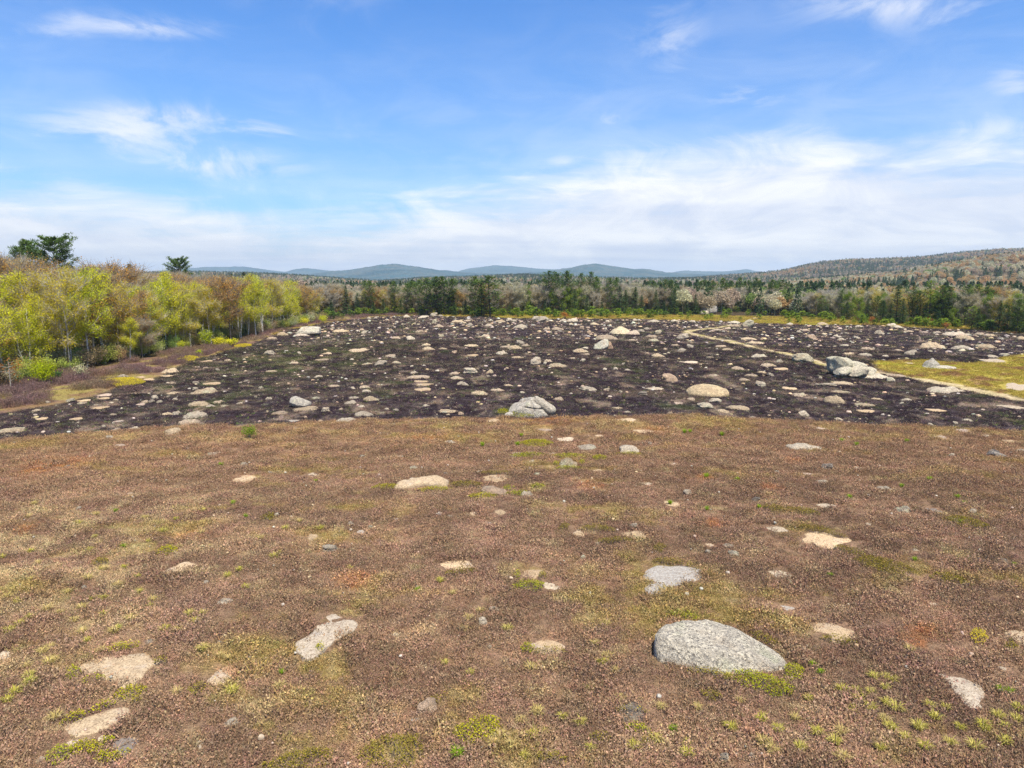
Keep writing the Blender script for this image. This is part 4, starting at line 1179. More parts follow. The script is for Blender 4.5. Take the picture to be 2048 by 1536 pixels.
# ---- the many rocks further told apart by where they lie
ORD = ['nearest', 'second', 'third', 'fourth', 'fifth', 'sixth', 'seventh', 'eighth', 'ninth', 'tenth', 'eleventh', 'twelfth', 'thirteenth', 'fourteenth', 'fifteenth',
       'sixteenth', 'seventeenth', 'eighteenth', 'nineteenth']
TENS = ['', '', 'twenty', 'thirty', 'forty', 'fifty', 'sixty', 'seventy', 'eighty', 'ninety']
UNIT = ['', 'first', 'second', 'third', 'fourth', 'fifth', 'sixth', 'seventh', 'eighth', 'ninth']


def ordinal(i, one='first'):
    if i == 1: return one
    if i < 20: return ORD[i - 1]
    if i % 10 == 0: return TENS[i // 10][:-1] + 'ieth'
    return TENS[i // 10] + '-' + UNIT[i % 10]


MARKS = [(1445, 1300, 'the pale foreground slab'), (1065, 812, 'the cracked boulder'), (611, 662, 'the flat-topped block'), (1712, 738, 'the layered overhanging boulder'),
         (1421, 779, 'the wide tan dome'), (1244, 660, 'the cone-shaped rock'), (597, 804, 'the egg-shaped boulder'), (1885, 728, 'the pointed rock'),
         (244, 1341, 'the triangular tan patch'), (843, 970, 'the long tan back'), (654, 1272, 'the slanting gravelly patch'), (1204, 690, 'the grey wedge boulder'),
         (1930, 1385, 'the lower right gravelly patch'), (194, 1448, 'the bottom left patch'), (2001, 908, 'the dark split stone')]


def tell_apart(items, unit, group=None, MARKS=MARKS):
    cells = {}
    for it in items:
        o, x, y, noun, cat = it
        best = min(range(len(MARKS)), key=lambda i: math.hypot((MARKS[i][0] - x) * 0.6, (MARKS[i][1] - y) * (1.6 if y < 850 else 1.0)))
        mx, my, nm = MARKS[best]
        dx_, dy_ = (x - mx) * 0.6, (y - my) * (1.6 if y < 850 else 1.0)
        a = math.degrees(math.atan2(-dy_, dx_)) % 360
        sec = ['right of', 'behind and right of', 'behind', 'behind and left of', 'left of', 'in front and left of', 'in front of', 'in front and right of'][int(((a + 22.5) % 360) // 45)]
        cells.setdefault((best, sec), []).append((math.hypot(dx_, dy_), it))
    for (bk, sec), L in cells.items():
        L.sort(key=lambda q: q[0])
        for i, (d, (o, x, y, noun, cat)) in enumerate(L):
            o['label'] = '%s, %s %s %s %s' % (noun, ordinal(i + 1, 'nearest'), unit, sec, MARKS[bk][2])
            o['category'] = cat
            if group: o['group'] = group


tell_apart(rocks, 'rock')
for o, x, y, noun, cat in rocks:
    o['group'] = 'bald bedrock patches in the heath' if cat == 'rock outcrop' else 'rocks strewn over the barren'


# ------------------------------------------------------------------ leafy mats, tufts and shrubs on the barren
def mat_mesh(seed, rx, ry, hh, mats, dens=260, leaf=0.05):
    r = np.random.RandomState(seed)
    n = int(min(16000, max(60, dens * math.pi * rx * ry)))
    th = r.uniform(0, 2 * math.pi, n); q = np.sqrt(r.uniform(0, 1, n))
    P = np.stack([np.cos(th) * q, np.sin(th) * q], 1)
    edge = 0.86 + 0.5 * fbm3(np.stack([np.cos(th) * 1.4, np.sin(th) * 1.4, np.full(n, seed * 0.71)], 1), 3)
    gap = pn(np.stack([P[:, 0] * rx / 0.35, P[:, 1] * ry / 0.35, np.full(n, seed * 1.3)], 1))
    keep = (q < edge) & (gap > -0.28)
    P = P[keep] * np.array([rx, ry]); n = len(P)
    top = hh * (0.35 + 0.65 * np.clip(1 - (q[keep] / 1.0) ** 2, 0, 1)) * (0.7 + 0.6 * r.rand(n))
    z = top * (1 - 0.55 * r.rand(n) ** 2)
    g = Geo()
    V, F = quads_at(np.concatenate([P, z[:, None]], 1), leaf, r, 0.75, flat=0.25)
    g.add(V, F, 0)
    k = n // 4
    P0 = np.concatenate([P[:k], np.zeros((k, 1))], 1); P1 = P0 + np.stack([r.normal(0, 0.04, k), r.normal(0, 0.04, k), z[:k] + 0.02], 1)
    V, F = slivers(P0, P1, 0.012, r); g.add(V, F, 1)
    return g.mesh('leafy_mat', mats)


mats_items = []
mat_foot = []
MATS = """
958 1456 88 46 y -18;787 1497 125 52 d 0;600 1524 130 40 d 0;1520 1364 110 32 y 8;1588 1346 34 34 y 0;1420 1353 90 14 d 3;1368 1236 60 8 y 0;1530 1282 60 12 d 18;1346 1128 70 8 d 0
119 1512 50 22 y -15;172 1497 38 34 y -30;222 1518 62 22 y 5;214 1490 26 20 y 0;150 1440 44 12 y -14;205 1419 40 8 y -10;245 1300 60 8 y 0;146 1348 24 20 y 0;190 1365 44 10 y 12;262 1388 50 20 y -5
275 1405 20 10 d 0;320 1328 30 8 d 0;395 1380 30 14 d 0;1058 1172 56 16 y 0;1035 1150 14 26 y 0;1085 1150 14 26 d 0;920 1147 60 9 d -8;1138 914 60 6 y 0;1112 926 10 20 y 0;1164 924 12 16 y 0;1138 938 44 5 y 0
1076 886 58 12 y 0;1060 912 70 7 y 0;930 970 60 9 d 0;773 976 50 7 y 0;868 981 70 6 y 0;1036 989 44 8 y 0;1076 975 26 7 y 0;965 994 50 7 y 0;1018 978 20 6 y 0;992 948 60 4 d 0;1200 917 30 7 y 0;1260 910 46 4 y 0
1128 1050 14 40 d 20;1195 1060 60 8 d 0;1230 1085 80 7 d -10;1100 1306 60 9 d 0;1056 1300 26 18 y 0;1640 1064 80 8 d 10;1700 1105 60 8 d 15;870 1405 20 8 d 0;640 1298 16 14 y 0;240 763 76 13 o 0;376 716 34 11 o 0
487 690 28 13 o 0;1043 829 44 10 y 8;1006 826 22 8 y 0;200 1128 30 16 d 0;335 1103 34 12 y 0;1320 1098 22 14 d 0;1930 1045 70 16 d 8;1770 1130 100 22 d 12;1900 1160 60 16 d 10;1545 1018 40 8 d 0;1600 1024 60 10 d 0
1958 1270 26 40 o 0;2020 1296 26 14 d 0;1420 1395 40 12 d 0;1275 1462 50 12 y 10;1265 1428 60 8 d 0;1296 1490 26 14 d 0;1200 1480 40 12 d 0;1680 1285 60 10 d 0;1100 1520 60 18 d 0;1560 1385 50 14 d 0;890 1400 20 6 d 0
"""
MM = {'y': [M_YELLOWMAT, M_TWIG], 'd': [M_DARKMAT, M_TWIG], 'o': [M_GOLDLEAF, M_TWIG]}
MW = {'y': 'yellow-green leafy mat', 'd': 'dark olive leafy mat', 'o': 'golden low shrub mat'}
for k, ln in enumerate(MATS.replace('\n', ';').split(';')):
    p = ln.split()
    if len(p) != 6: continue
    x, y, w, h = map(float, p[:4]); c = p[4]
    g, mpp, dep, s = size_at(x, y + h * 0.2)
    rx, ry = w * mpp / 2 * 1.3, min(h * mpp / math.sin(dep) / 2 * 1.2, w * mpp * 1.4)
    leaf = max(0.045, 1.2 * mpp)
    me = mat_mesh(400 + k, rx, ry, 0.26 if y > 830 else 0.40, MM[c], min(1100, 2.2 / leaf ** 2), leaf)
    yaw = math.atan2(-g[0], g[1]) - R(float(p[5]) * 1.6)
    o = obj('leafy_mat', me, None, (g[0], g[1], g[2] + 0.0), (0, 0, yaw))
    mat_foot.append((g[0], g[1], rx, ry, yaw))
    mats_items.append((o, x, y, MW[c], 'ground cover'))
tell_apart(mats_items, 'mat', 'leafy mats in the heath')


def tuft_mesh(seed, n, h, spread, mats, w=0.012):
    r = np.random.RandomState(seed)
    th = r.uniform(0, 2 * math.pi, n); b = r.uniform(0, 0.35, n) * spread
    P0 = np.stack([np.cos(th) * b, np.sin(th) * b, np.zeros(n)], 1)
    ln = h * r.uniform(0.5, 1.1, n); out = r.uniform(0.15, 1.0, n) * spread
    mid = P0 + np.stack([np.cos(th) * out * 0.45, np.sin(th) * out * 0.45, ln * 0.75], 1)
    tip = P0 + np.stack([np.cos(th) * out, np.sin(th) * out, ln * r.uniform(0.55, 1.0, n)], 1)
    s = np.stack([-np.sin(th), np.cos(th), np.zeros(n)], 1) * w / 2
    V = np.stack([P0 - s, P0 + s, mid + s * 0.8, mid - s * 0.8, tip], 1).reshape(-1, 3)
    i = np.arange(n) * 5
    return mesh('grass_tuft', V, np.stack([i, i + 1, i + 2, i + 3], 1), np.stack([i + 3, i + 2, i + 4], 1), mats)


STRAW = [tuft_mesh(500 + k, 90, 0.20, 0.22, [M_STRAW], 0.014) for k in range(4)] + [tuft_mesh(510 + k, 90, 0.20, 0.20, [M_YGRASS], 0.014) for k in range(4)]
GREEN = [tuft_mesh(520 + k, 110, 0.30, 0.22, [M_GRASS], 0.014) for k in range(4)]
tufts = []
STR = """938 1240 2;1062 1341 2;1000 1479 2;989 1492 2;1028 1475 2;1064 1476 3;1024 1497 2;1048 1517 3;1074 1429 2;1125 1440 3;1043 1446 2;1212 1251 2;1216 1316 2;1315 1486 3;1268 1499 3
1376 1490 4;1374 1512 4;1461 1460 3;1556 1465 3;1544 1505 2;1685 1384 4;1527 1489 2;1635 1470 4;1671 1489 3;1683 1470 2;1685 1523 2;1322 1417 2;1747 1358 4;1771 1358 4;1787 1365 4;1770 1379 4
1713 1384 4;1740 1388 3;1720 1402 3;1740 1420 3;1773 1412 3;1792 1423 4;1705 1423 3;1768 1443 2;1775 1458 3;1838 1460 3;1920 1460 4;1970 1463 3;1633 1469 4;1996 1437 4;2035 1421 3;2033 1443 4
1858 1415 4;1617 1402 4;1819 1303 2;60 1238 4;208 1232 4;243 1228 2;165 1220 2;120 1228 2;95 1222 2;150 1244 2;207 1200 4;185 1202 3;20 1265 4;40 1252 3;165 1268 2;175 1285 3;55 1335 2;85 1308 2;100 1298 2
15 1405 4;60 1355 3;465 1388 4;455 1320 2;440 1315 2;410 1302 2;560 1376 2;478 1143 4;455 1155 3;490 1178 3;548 1117 4;560 1110 4;300 1215 4;390 1245 3;378 1232 3;250 1138 4;62 1368 4;30 1390 3;110 1440 2
1455 1360 3;1480 1405 2;1395 1420 2;1240 1400 2;1160 1450 3;1090 1468 2;1180 1500 3;1850 1500 4;1900 1490 4;1760 1500 3;1810 1480 3;1950 1500 4;2010 1490 3;1870 1440 4;1890 1420 3;1600 1500 3;1590 1440 2
880 1165 3;905 1190 2;760 1160 2;700 1140 3;640 1060 3;600 1045 2;570 1060 3;520 1080 2;960 1225 2;930 1262 2;1015 1262 3;1205 1330 3;1230 1345 2;1190 1290 2;1340 1225 2;890 1330 3;940 1350 3;1180 1380 2"""
GRN = """442 930;631 962;467 1006;232 1021;492 1032;247 1093;1699 994;1518 1013;1414 1017;1929 1006;1914 993;1921 1043;1829 1118;1803 971;1474 958;1413 952;1713 888;1813 882;1683 880
1369 863;1859 958;2027 1128;1347 1462;915 1512;59 1365;237 1256;836 1180;1035 888;1043 870;965 889;1444 868;1380 862;564 1345;1340 1005;1640 1345;1625 1330;2000 1380;2020 1385;1660 1150"""
for k, q in enumerate(STR.replace('\n', ';').split(';')):
    a = q.split()
    if len(a) < 3: continue
    x, y, c = float(a[0]), float(a[1]), int(a[2])
    g = ground(x, y)
    r = random.Random(k)
    o = obj('grass_tuft', STRAW[(k % 4) + (4 if c >= 3 else 0)], None, g, (0, 0, r.uniform(0, 6)), (r.uniform(0.85, 1.3),) * 3)
    tufts.append((o, x, y, 'dry straw tuft' if c < 3 else 'yellowish grass tuft', 'grass tuft'))
for k, q in enumerate(GRN.replace('\n', ';').split(';')):
    a = q.split()
    if len(a) < 2: continue
    x, y = float(a[0]), float(a[1])
    g, mpp, dep, s = size_at(x, y + 4)
    r = random.Random(k)
    sc = max(0.8, 6.5 * mpp / 0.16) * (1.25 if (x, y) == (915, 1512) else r.uniform(0.75, 0.95))
    o = obj('grass_tuft', GREEN[k % 4], None, g, (0, 0, r.uniform(0, 6)), (sc, sc, sc))
    tufts.append((o, x, y, 'bright green grass tuft', 'grass tuft'))
# more dry tufts where the heath is grassy at the lower left and lower right
r = random.Random(77)
for k in range(60):
    if k < 56: x, y = r.uniform(0, 420), r.uniform(1000, 1400)
    else: x, y = r.uniform(1480, 2040), r.uniform(1400, 1530)
    g = ground(x, y)
    if any(((g[0] - f[0]) / (f[2] + 0.3)) ** 2 + ((g[1] - f[1]) / (f[3] + 0.3)) ** 2 < 1 for f in rock_foot): continue
    o = obj('grass_tuft', STRAW[r.randrange(8)], None, g, (0, 0, r.uniform(0, 6)), (r.uniform(0.9, 1.35),) * 3)
    tufts.append((o, x, y, 'small dry grass tuft', 'grass tuft'))
tell_apart(tufts, 'tuft', 'grass tufts in the heath')


def bush_mesh(seed, w, h, n, leaf, mats, base=0.1, stems=9):
    """crown and stems of a shrub in one: slot 0 leaves, slot 1 stems"""
    r = np.random.RandomState(seed)
    g, gs = Geo(), Geo()
    tips = []
    for k in range(stems):
        th = r.uniform(0, 6.28); o_ = r.uniform(0.2, 0.95)
        P = [np.array([0.06 * w * math.cos(th), 0.06 * w * math.sin(th), 0])]
        for q in (0.35, 0.7, 1.0):
            P.append(np.array([math.cos(th) * o_ * w * 0.5 * q ** 1.1, math.sin(th) * o_ * w * 0.5 * q ** 1.1, h * q * (1 - 0.28 * o_ ** 2)]) + r.normal(0, 0.03 * w, 3) * (q > 0.3))
        gs.tube(P, [0.022 * h ** 0.5, 0.016 * h ** 0.5, 0.01 * h ** 0.5, 0.004], 4, 0)
        tips += [P[1] * 0.4 + P[2] * 0.6, P[2], P[3], P[2] * 0.5 + P[3] * 0.5]
    tips = np.array(tips)
    C = tips[r.randint(0, len(tips), n)] + r.normal(0, 1, (n, 3)) * np.array([0.13 * w, 0.13 * w, 0.11 * h])
    C = C[C[:, 2] > base * h]
    V, F = quads_at(C, leaf, r); g.add(V, F, 0)
    return g.mesh('crown', [mats[0]]), gs.mesh('stems', [mats[1]])


def bush(name, px, py, w, h, n, leaf, mats, seed, label, cat, group=None, parts=True):
    g, mpp, dep, s = size_at(px, py)
    cr, st = bush_mesh(seed, w * mpp, h * mpp, n, max(leaf, 0.8 * mpp), mats)
    root = obj(name, None, None, g, label=label, cat=cat, group=group)
    obj('crown', cr, root); obj('stems', st, root)
    return root


bush('shrub', 497, 878, 30, 24, 900, 0.07, [M_GREENLEAF, M_TWIG], 601, 'small round green shrub alone on the brown heath near the burn', 'shrub')
bush('shrub', 90, 772, 44, 44, 1800, 0.14, [M_LIME, M_GREYBARK], 602, 'bright lime-green bush at the left edge of the wood', 'shrub')
bush('shrub', 116, 764, 22, 19, 900, 0.12, [M_SPRUCE, M_DARKBARK], 603, 'small dark green bush beside the lime-green bush', 'shrub')
bush('shrub', 160, 758, 34, 26, 700, 0.10, [M_PALELEAF, M_GREYBARK], 604, 'pale olive shrub right of the lime-green bush', 'shrub')
bush('shrub', 540, 1040, 34, 12, 300, 0.05, [M_DARKMAT, M_TWIG], 605, 'dark low shrub around two white stones in the heath', 'shrub')
bush('shrub', 413, 697, 22, 34, 1100, 0.16, [M_LIME, M_GREYBARK], 606, 'tall lime shrub in front of the leaning white trunks', 'shrub')
bush('shrub', 436, 697, 26, 20, 900, 0.16, [M_BIRCHLEAF, M_GREYBARK], 607, 'wide yellow-green shrub right of the tall lime shrub', 'shrub')
bush('shrub', 462, 694, 28, 16, 900, 0.16, [M_BIRCHLEAF, M_GREYBARK], 608, 'low yellow-green shrub beside the burned edge', 'shrub')
bush('shrub', 398, 712, 13, 11, 400, 0.14, [M_LIME, M_GREYBARK], 609, 'tiny lime sapling on the brown margin', 'shrub')
bush('shrub', 364, 702, 16, 18, 500, 0.14, [M_BIRCHLEAF, M_GREYBARK], 610, 'small yellow-green shrub at the foot of dark spruces', 'shrub')
bush('shrub', 1131, 637, 18, 12, 500, 0.2, [M_ORANGE, M_GREYBARK], 611, 'bright orange shrub at the far edge of the burn', 'shrub')
bush('shrub', 1741, 648, 16, 14, 260, 0.2, [M_ORANGE, M_GREYBARK], 612, 'scorched orange shrub left of the tall tiered spruces', 'shrub')
bush('shrub', 1855, 652, 16, 15, 260, 0.2, [M_ORANGE, M_GREYBARK], 613, 'scorched orange shrub right of the tall tiered spruces', 'shrub')
bush('shrub', 1891, 657, 15, 11, 240, 0.2, [M_ORANGE, M_GREYBARK], 614, 'low scorched orange shrub at the far burn edge', 'shrub')
bush('shrub', 1993, 661, 18, 17, 320, 0.2, [M_ORANGE, M_GREYBARK], 615, 'large scorched orange shrub in front of dark trees at right', 'shrub')
bush('shrub', 2008, 662, 14, 13, 240, 0.2, [M_ORANGE, M_GREYBARK], 616, 'scorched orange shrub just right of the large scorched one', 'shrub')
bush('shrub', 2036, 664, 30, 20, 900, 0.2, [M_LIGHTPINE, M_GREYBARK], 617, 'yellow-green round bush at the right picture edge', 'shrub')
bush('shrub', 1717, 644, 24, 18, 700, 0.2, [M_GREENLEAF, M_GREYBARK], 618, 'green round bush on the far meadow before the dark trees', 'shrub')
bush('shrub', 1238, 624, 24, 16, 700, 0.22, [M_BIRCHLEAF, M_GREYBARK], 619, 'round yellow-green bush on the far meadow, left of the two', 'shrub')
bush('shrub', 1304, 622, 16, 13, 500, 0.22, [M_BIRCHLEAF, M_GREYBARK], 620, 'round yellow-green bush on the far meadow, right of the two', 'shrub')
bush('shrub', 645, 648, 20, 16, 500, 0.2, [M_BIRCHLEAF, M_GREYBARK], 621, 'yellow-green shrub behind the flat-topped block', 'shrub')
bush('shrub', 610, 650, 22, 14, 500, 0.2, [M_BIRCHLEAF, M_GREYBARK], 622, 'low yellow-green shrub left of the flat-topped block', 'shrub')
bush('shrub', 270, 790, 62, 20, 1500, 0.09, [mat_leaf('purple_twigs', (0.135, 0.085, 0.080), (0.15, 0.095, 0.09), (0.2, 0.13, 0.11), 0.1, 0.5), M_TWIG], 623,
     'wide dark purple heath bush on the burned edge at left', 'shrub')
# young rusty-leaved tree at the far left
g, mpp, dep, s = size_at(22, 786)
root = obj('young_tree', None, None, g, label='spindly young tree with rusty leaves at the left edge', cat='tree')
gg, gl = Geo(), Geo()
rr_ = np.random.RandomState(8)
top = 62 * mpp
gg.tube([(0, 0, 0), (0.05, 0, top * 0.4), (0.0, 0.05, top * 0.75), (0.1, 0, top)], [0.07, 0.055, 0.04, 0.02], 6)
tips = []
for k in range(16):
    z = top * rr_.uniform(0.35, 0.98); th = rr_.uniform(0, 6.28); L_ = rr_.uniform(0.5, 1.5)
    e = np.array([math.cos(th) * L_, math.sin(th) * L_, z + L_ * 0.25])
    gg.tube([(0.03, 0, z), e * 0.5 + np.array([0, 0, z * 0.5]), e], [0.022, 0.014, 0.005], 4)
    tips.append(e); tips.append(e * 0.6 + np.array([0, 0, z * 0.4]))
tips = np.array(tips)
C = tips[rr_.randint(0, len(tips), 380)] + rr_.normal(0, 0.22, (380, 3))
V, F = quads_at(C, 0.11, rr_); gl.add(V, F)
obj('trunk', gg.mesh('trunk', [M_PALEBARK]), root); obj('crown', gl.mesh('crown', [M_ORANGE]), root)
# dead sapling in the burned field
g, mpp, dep, s = size_at(1685, 676)
root = obj('dead_sapling', None, None, g, label='thin dead sapling standing in the burned field at right', cat='tree')
gg, gl = Geo(), Geo()
gg.tube([(0, 0, 0), (0.03, 0, 12 * mpp), (-0.05, 0, 22 * mpp)], [0.06, 0.045, 0.015], 5)
for k in range(12):
    z = rr_.uniform(9, 21) * mpp; th = rr_.uniform(0, 6.28); L_ = rr_.uniform(0.3, 0.9)
    gl.tube([(0, 0, z), (math.cos(th) * L_, math.sin(th) * L_, z + L_ * 0.6)], [0.018, 0.006], 4)
obj('trunk', gg.mesh('trunk', [M_GREYBARK]), root); obj('twigs', gl.mesh('twigs', [M_GREYBARK]), root)


# ------------------------------------------------------------------ heath, stubble and grass as instanced stuff
def clump(seed, n_st, n_lf, w, h, sw, lf, mats):
    r = np.random.RandomState(seed)
    g = Geo()
    P0 = np.concatenate([r.normal(0, w * 0.3, (n_st, 2)), np.full((n_st, 1), -0.02)], 1)
    P1 = P0 + np.concatenate([r.normal(0, w * 0.28, (n_st, 2)), (h * r.uniform(0.45, 1.1, n_st))[:, None]], 1)
    V, F = slivers(P0, P1, sw, r); g.add(V, F)
    q = r.randint(0, n_st, n_lf); f = r.uniform(0.35, 1.0, n_lf)[:, None]
    C = P0[q] * (1 - f) + P1[q] * f + r.normal(0, 0.02, (n_lf, 3))
    V, F = quads_at(C, lf, r); g.add(V, F)
    return g.mesh('clump', mats)


HEATH = [clump(700 + k, 24, 30, 0.34, 0.17, 0.022, 0.042, [M_HEATH]) for k in range(6)]
STUB = [clump(720 + k, 20, 12, 0.46, 0.16, 0.022, 0.04, [M_HEATH]) for k in range(5)]
TALL = [clump(740 + k, 30, 60, 0.7, 0.75, 0.022, 0.06, [M_HEATH]) for k in range(4)]


def sector(r0, r1, n, half=45):
    th = np.radians(rs.uniform(-half, half, n)); rr = np.sqrt(rs.uniform(r0 * r0, r1 * r1, n))
    return rr * np.sin(th), rr * np.cos(th)


def off_rocks(x, y, grow=0.0, k=0.93, feet=None):
    ok = np.ones(len(x), bool)
    for (cx, cy, a, b, yaw) in (rock_foot if feet is None else feet):
        m_ = (np.abs(x - cx) < max(a, b) + 1) & (np.abs(y - cy) < max(a, b) + 1)
        if not m_.any(): continue
        X, Y = x[m_] - cx, y[m_] - cy
        c, s_ = math.cos(-yaw), math.sin(-yaw)
        u_, v_ = X * c - Y * s_, X * s_ + Y * c
        jit = 0.60 * n2(x[m_], y[m_], 0.7, 17.0, 2) + 0.9 * (rs.rand(int(m_.sum())) < 0.05)
        ok[m_] &= np.sqrt((u_ / (a * k + grow)) ** 2 + (v_ / (b * k + grow)) ** 2) + jit > 1.0
    return ok


def off_polys(x, y):
    ok = np.ones(len(x), bool)
    for P in POLYS:
        c = P.mean(0); m_ = np.hypot(x - c[0], y - c[1]) < np.hypot(*(P - c).T).max() + 0.5
        if m_.any():
            ok[m_] &= sdist(x[m_], y[m_], P) + 0.10 + 0.55 * n2(x[m_], y[m_], 0.7, 19.0, 2) - 2.0 * (rs.rand(int(m_.sum())) < 0.05) < 0.04
    return ok


POLYFOOT = {(round(P.mean(0)[0], 3), round(P.mean(0)[1], 3)) for P in POLYS}
rock_foot = [f for f in rock_foot if (round(f[0], 3), round(f[1], 3)) not in POLYFOOT]


def lay(name, x, y, sc, idx, tint, src, label, cat, lift=0.0, zs=None):
    n = len(x)
    z = hgt(x, y) + lift
    rot = np.stack([rs.normal(0, 0.10, n), rs.normal(0, 0.10, n), rs.uniform(0, 6.28, n)], 1)
    S = np.stack([sc, sc, sc if zs is None else zs], 1)
    return scatter(name, np.stack([x, y, z], 1), rot, S, idx, tint, src, label, cat)


def jitter(c, amt=0.22):
    return np.clip(c * (1 + rs.uniform(-amt, amt, (len(c), 1))) * (1 + rs.uniform(-amt * 0.4, amt * 0.4, c.shape)), 0.008, 0.9)


# brown heath in front
X, Y = [], []
for (a, b, n) in ((11, 30, 34000), (30, 48, 46000), (48, 72, 46000)):
    x, y = sector(a, b, n); X.append(x); Y.append(y)
x, y = np.concatenate(X), np.concatenate(Y)
z6 = zones(x, y)
rr = np.hypot(x, y)
ok = (z6[0] < 0.45) & (z6[4] < 0.5) & (z6[1] < 0.5) & (z6[5] < 0.5) & off_rocks(x, y) & off_polys(x, y)
ok &= off_rocks(x, y, 0.0, 0.72, mat_foot) | (rs.rand(len(x)) < 0.25)
x, y, rr = x[ok], y[ok], rr[ok]
c = ground_col(x, y)
den = 1.05 + 0.75 * n2(x, y, 1.5, 23.0, 2)
sc = np.clip(den, 0.5, 1.75) * rs.uniform(0.8, 1.25, len(x)) * np.where(rr > 44, 1.15, 1.0)
lay('heath_shrubs', x, y, sc, rs.randint(0, len(HEATH), len(x)), jitter(c * np.array([1.44, 1.46, 1.50]), 0.26), HEATH, 'knee-low brown heath covering the foreground', 'heath', -0.02)

# burned stubble
x, y = sector(48, 135, 170000, 46)
x2, y2 = sector(135, 240, 60000, 46)
x, y = np.concatenate([x, x2]), np.concatenate([y, y2])
z6 = zones(x, y)
ok = (z6[0] > 0.55) & off_rocks(x, y, 0.0, 0.95)
x, y = x[ok], y[ok]
rr = np.hypot(x, y)
c = ground_col(x, y)
u_ = rs.rand(len(x))
c = np.where((u_ < 0.09)[:, None], np.array([[0.30, 0.235, 0.17]]), c * 1.25)
c = np.where(((u_ > 0.09) & (u_ < 0.125))[:, None], np.array([[0.13, 0.16, 0.04]]), c)
lay('burnt_stubble', x, y, rs.uniform(0.7, 1.35, len(x)) * np.clip(rr / 90, 0.9, 1.7), rs.randint(0, len(STUB), len(x)), jitter(c, 0.4), STUB, 'blackened stubble covering the burned field', 'stubble', -0.05)

# yellow grass of the isle and of the far meadow, and the brushy left margin
x, y = sector(60, 135, 90000, 46)
x2, y2 = sector(135, 262, 90000, 46)
x, y = np.concatenate([x, x2]), np.concatenate([y, y2])
z6 = zones(x, y)
g_ok = (np.maximum(z6[1], z6[3]) > 0.5) & (z6[5] < 0.5) & (z6[2] < 0.4) & (z6[4] < 0.5) & off_rocks(x, y, 0, 1.0)
m_ok = (z6[4] > 0.5) & (z6[0] < 0.5) & (z6[5] < 0.9)
gx, gy = x[g_ok], y[g_ok]
c = ground_col(gx, gy)
lay('meadow_grass', gx, gy, rs.uniform(1.0, 2.0, len(gx)) * np.clip(np.hypot(gx, gy) / 140, 0.8, 1.5), rs.randint(0, len(HEATH), len(gx)), jitter(c * 1.15, 0.25), HEATH,
    'yellow-green grass of the far meadow and the right-hand island', 'grass', -0.02)
mx_, my_ = x[m_ok], y[m_ok]
c = ground_col(mx_, my_)
tl = sst(-0.1, 0.35, n2(mx_, my_, 5.0, 37.0, 2) + 0.15 * sst(44, 52, -mx_))
keep = rs.rand(len(mx_)) < 0.25 + 0.75 * tl
mx_, my_, c, tl = mx_[keep], my_[keep], c[keep], tl[keep]
c = bld(c, (0.175, 0.115, 0.105), tl * 0.7)
lay('margin_brush', mx_, my_, (0.25 + 0.95 * tl) * rs.uniform(0.7, 1.2, len(mx_)), rs.randint(0, len(TALL), len(mx_)), jitter(c * 1.2, 0.25), TALL,
    'purplish brush and grass along the foot of the left wood', 'brush', -0.02)

# loose stones too many to count
x, y = sector(50, 235, 24000, 46)
z6 = zones(x, y)
dens = 0.35 + 0.9 * np.clip(n2(x, y, 16, 47.0, 2) + 0.35, 0, 1) + 0.35 * sst(170, 225, np.hypot(x, y))
ok = (z6[0] > 0.6) & (rs.rand(len(x)) < dens) & off_rocks(x, y, 0.0, 1.0)
x, y = x[ok], y[ok]
sb_ = [blob(760 + k, 2, 2.4, 4, 0.25, 0.05) for k in range(4)] + [mound(770 + k, None, 4, 1.0, 1.0, 0.1, n=14) for k in range(3)]
M_STONE, t_ = newmat('loose_stone')
cc_ = t_.n('ShaderNodeAttribute', attribute_name='tint', attribute_type='INSTANCER').outputs['Color']
kk_ = t_.ramp(t_.noise(t_.n('ShaderNodeNewGeometry').outputs['Position'], 9.0, 3, 0.7), 0.3, 0.7, 0.65, 1.25)
finish(t_, bsdf(t_, t_.mix(1.0, cc_, t_.comb(kk_, kk_, kk_), 'MULTIPLY'), 0.95, 0.1))
for m_ in sb_:
    m_.materials.clear(); m_.materials.append(M_STONE)
big = rs.rand(len(x)) ** 5
rr = np.hypot(x, y)
sc = (0.04 + 0.26 * big) * np.clip(rr / 100, 0.7, 1.7) * rs.uniform(0.6, 1.4, len(x))
pal = np.array([TINT['g'], TINT['w'], TINT['p'], TINT['t'], TINT['p'], TINT['t']])
pal = pal * np.array([1.06, 1.0, 0.90])
tint = jitter(pal[rs.randint(0, 6, len(x))] * 0.95, 0.25)
idx = rs.randint(0, 7, len(x))
lay('loose_stones', x, y, sc, idx, tint, sb_, 'countless small pale stones peppering the burned field', 'stones', -0.02, zs=sc * np.where(idx < 4, 0.55, 0.35))
x, y = sector(14, 58, 500, 44)
z6 = zones(x, y)
ok = (z6[0] < 0.4) & off_rocks(x, y)
x, y = x[ok], y[ok]
sc = 0.025 + 0.06 * rs.rand(len(x)) ** 3
lay('heath_pebbles', x, y, sc, rs.randint(0, 7, len(x)), jitter(pal[rs.randint(0, 4, len(x))] * 0.9, 0.15), sb_, 'scattered pale pebbles showing through the heath', 'stones', 0.08, zs=sc * 0.7)


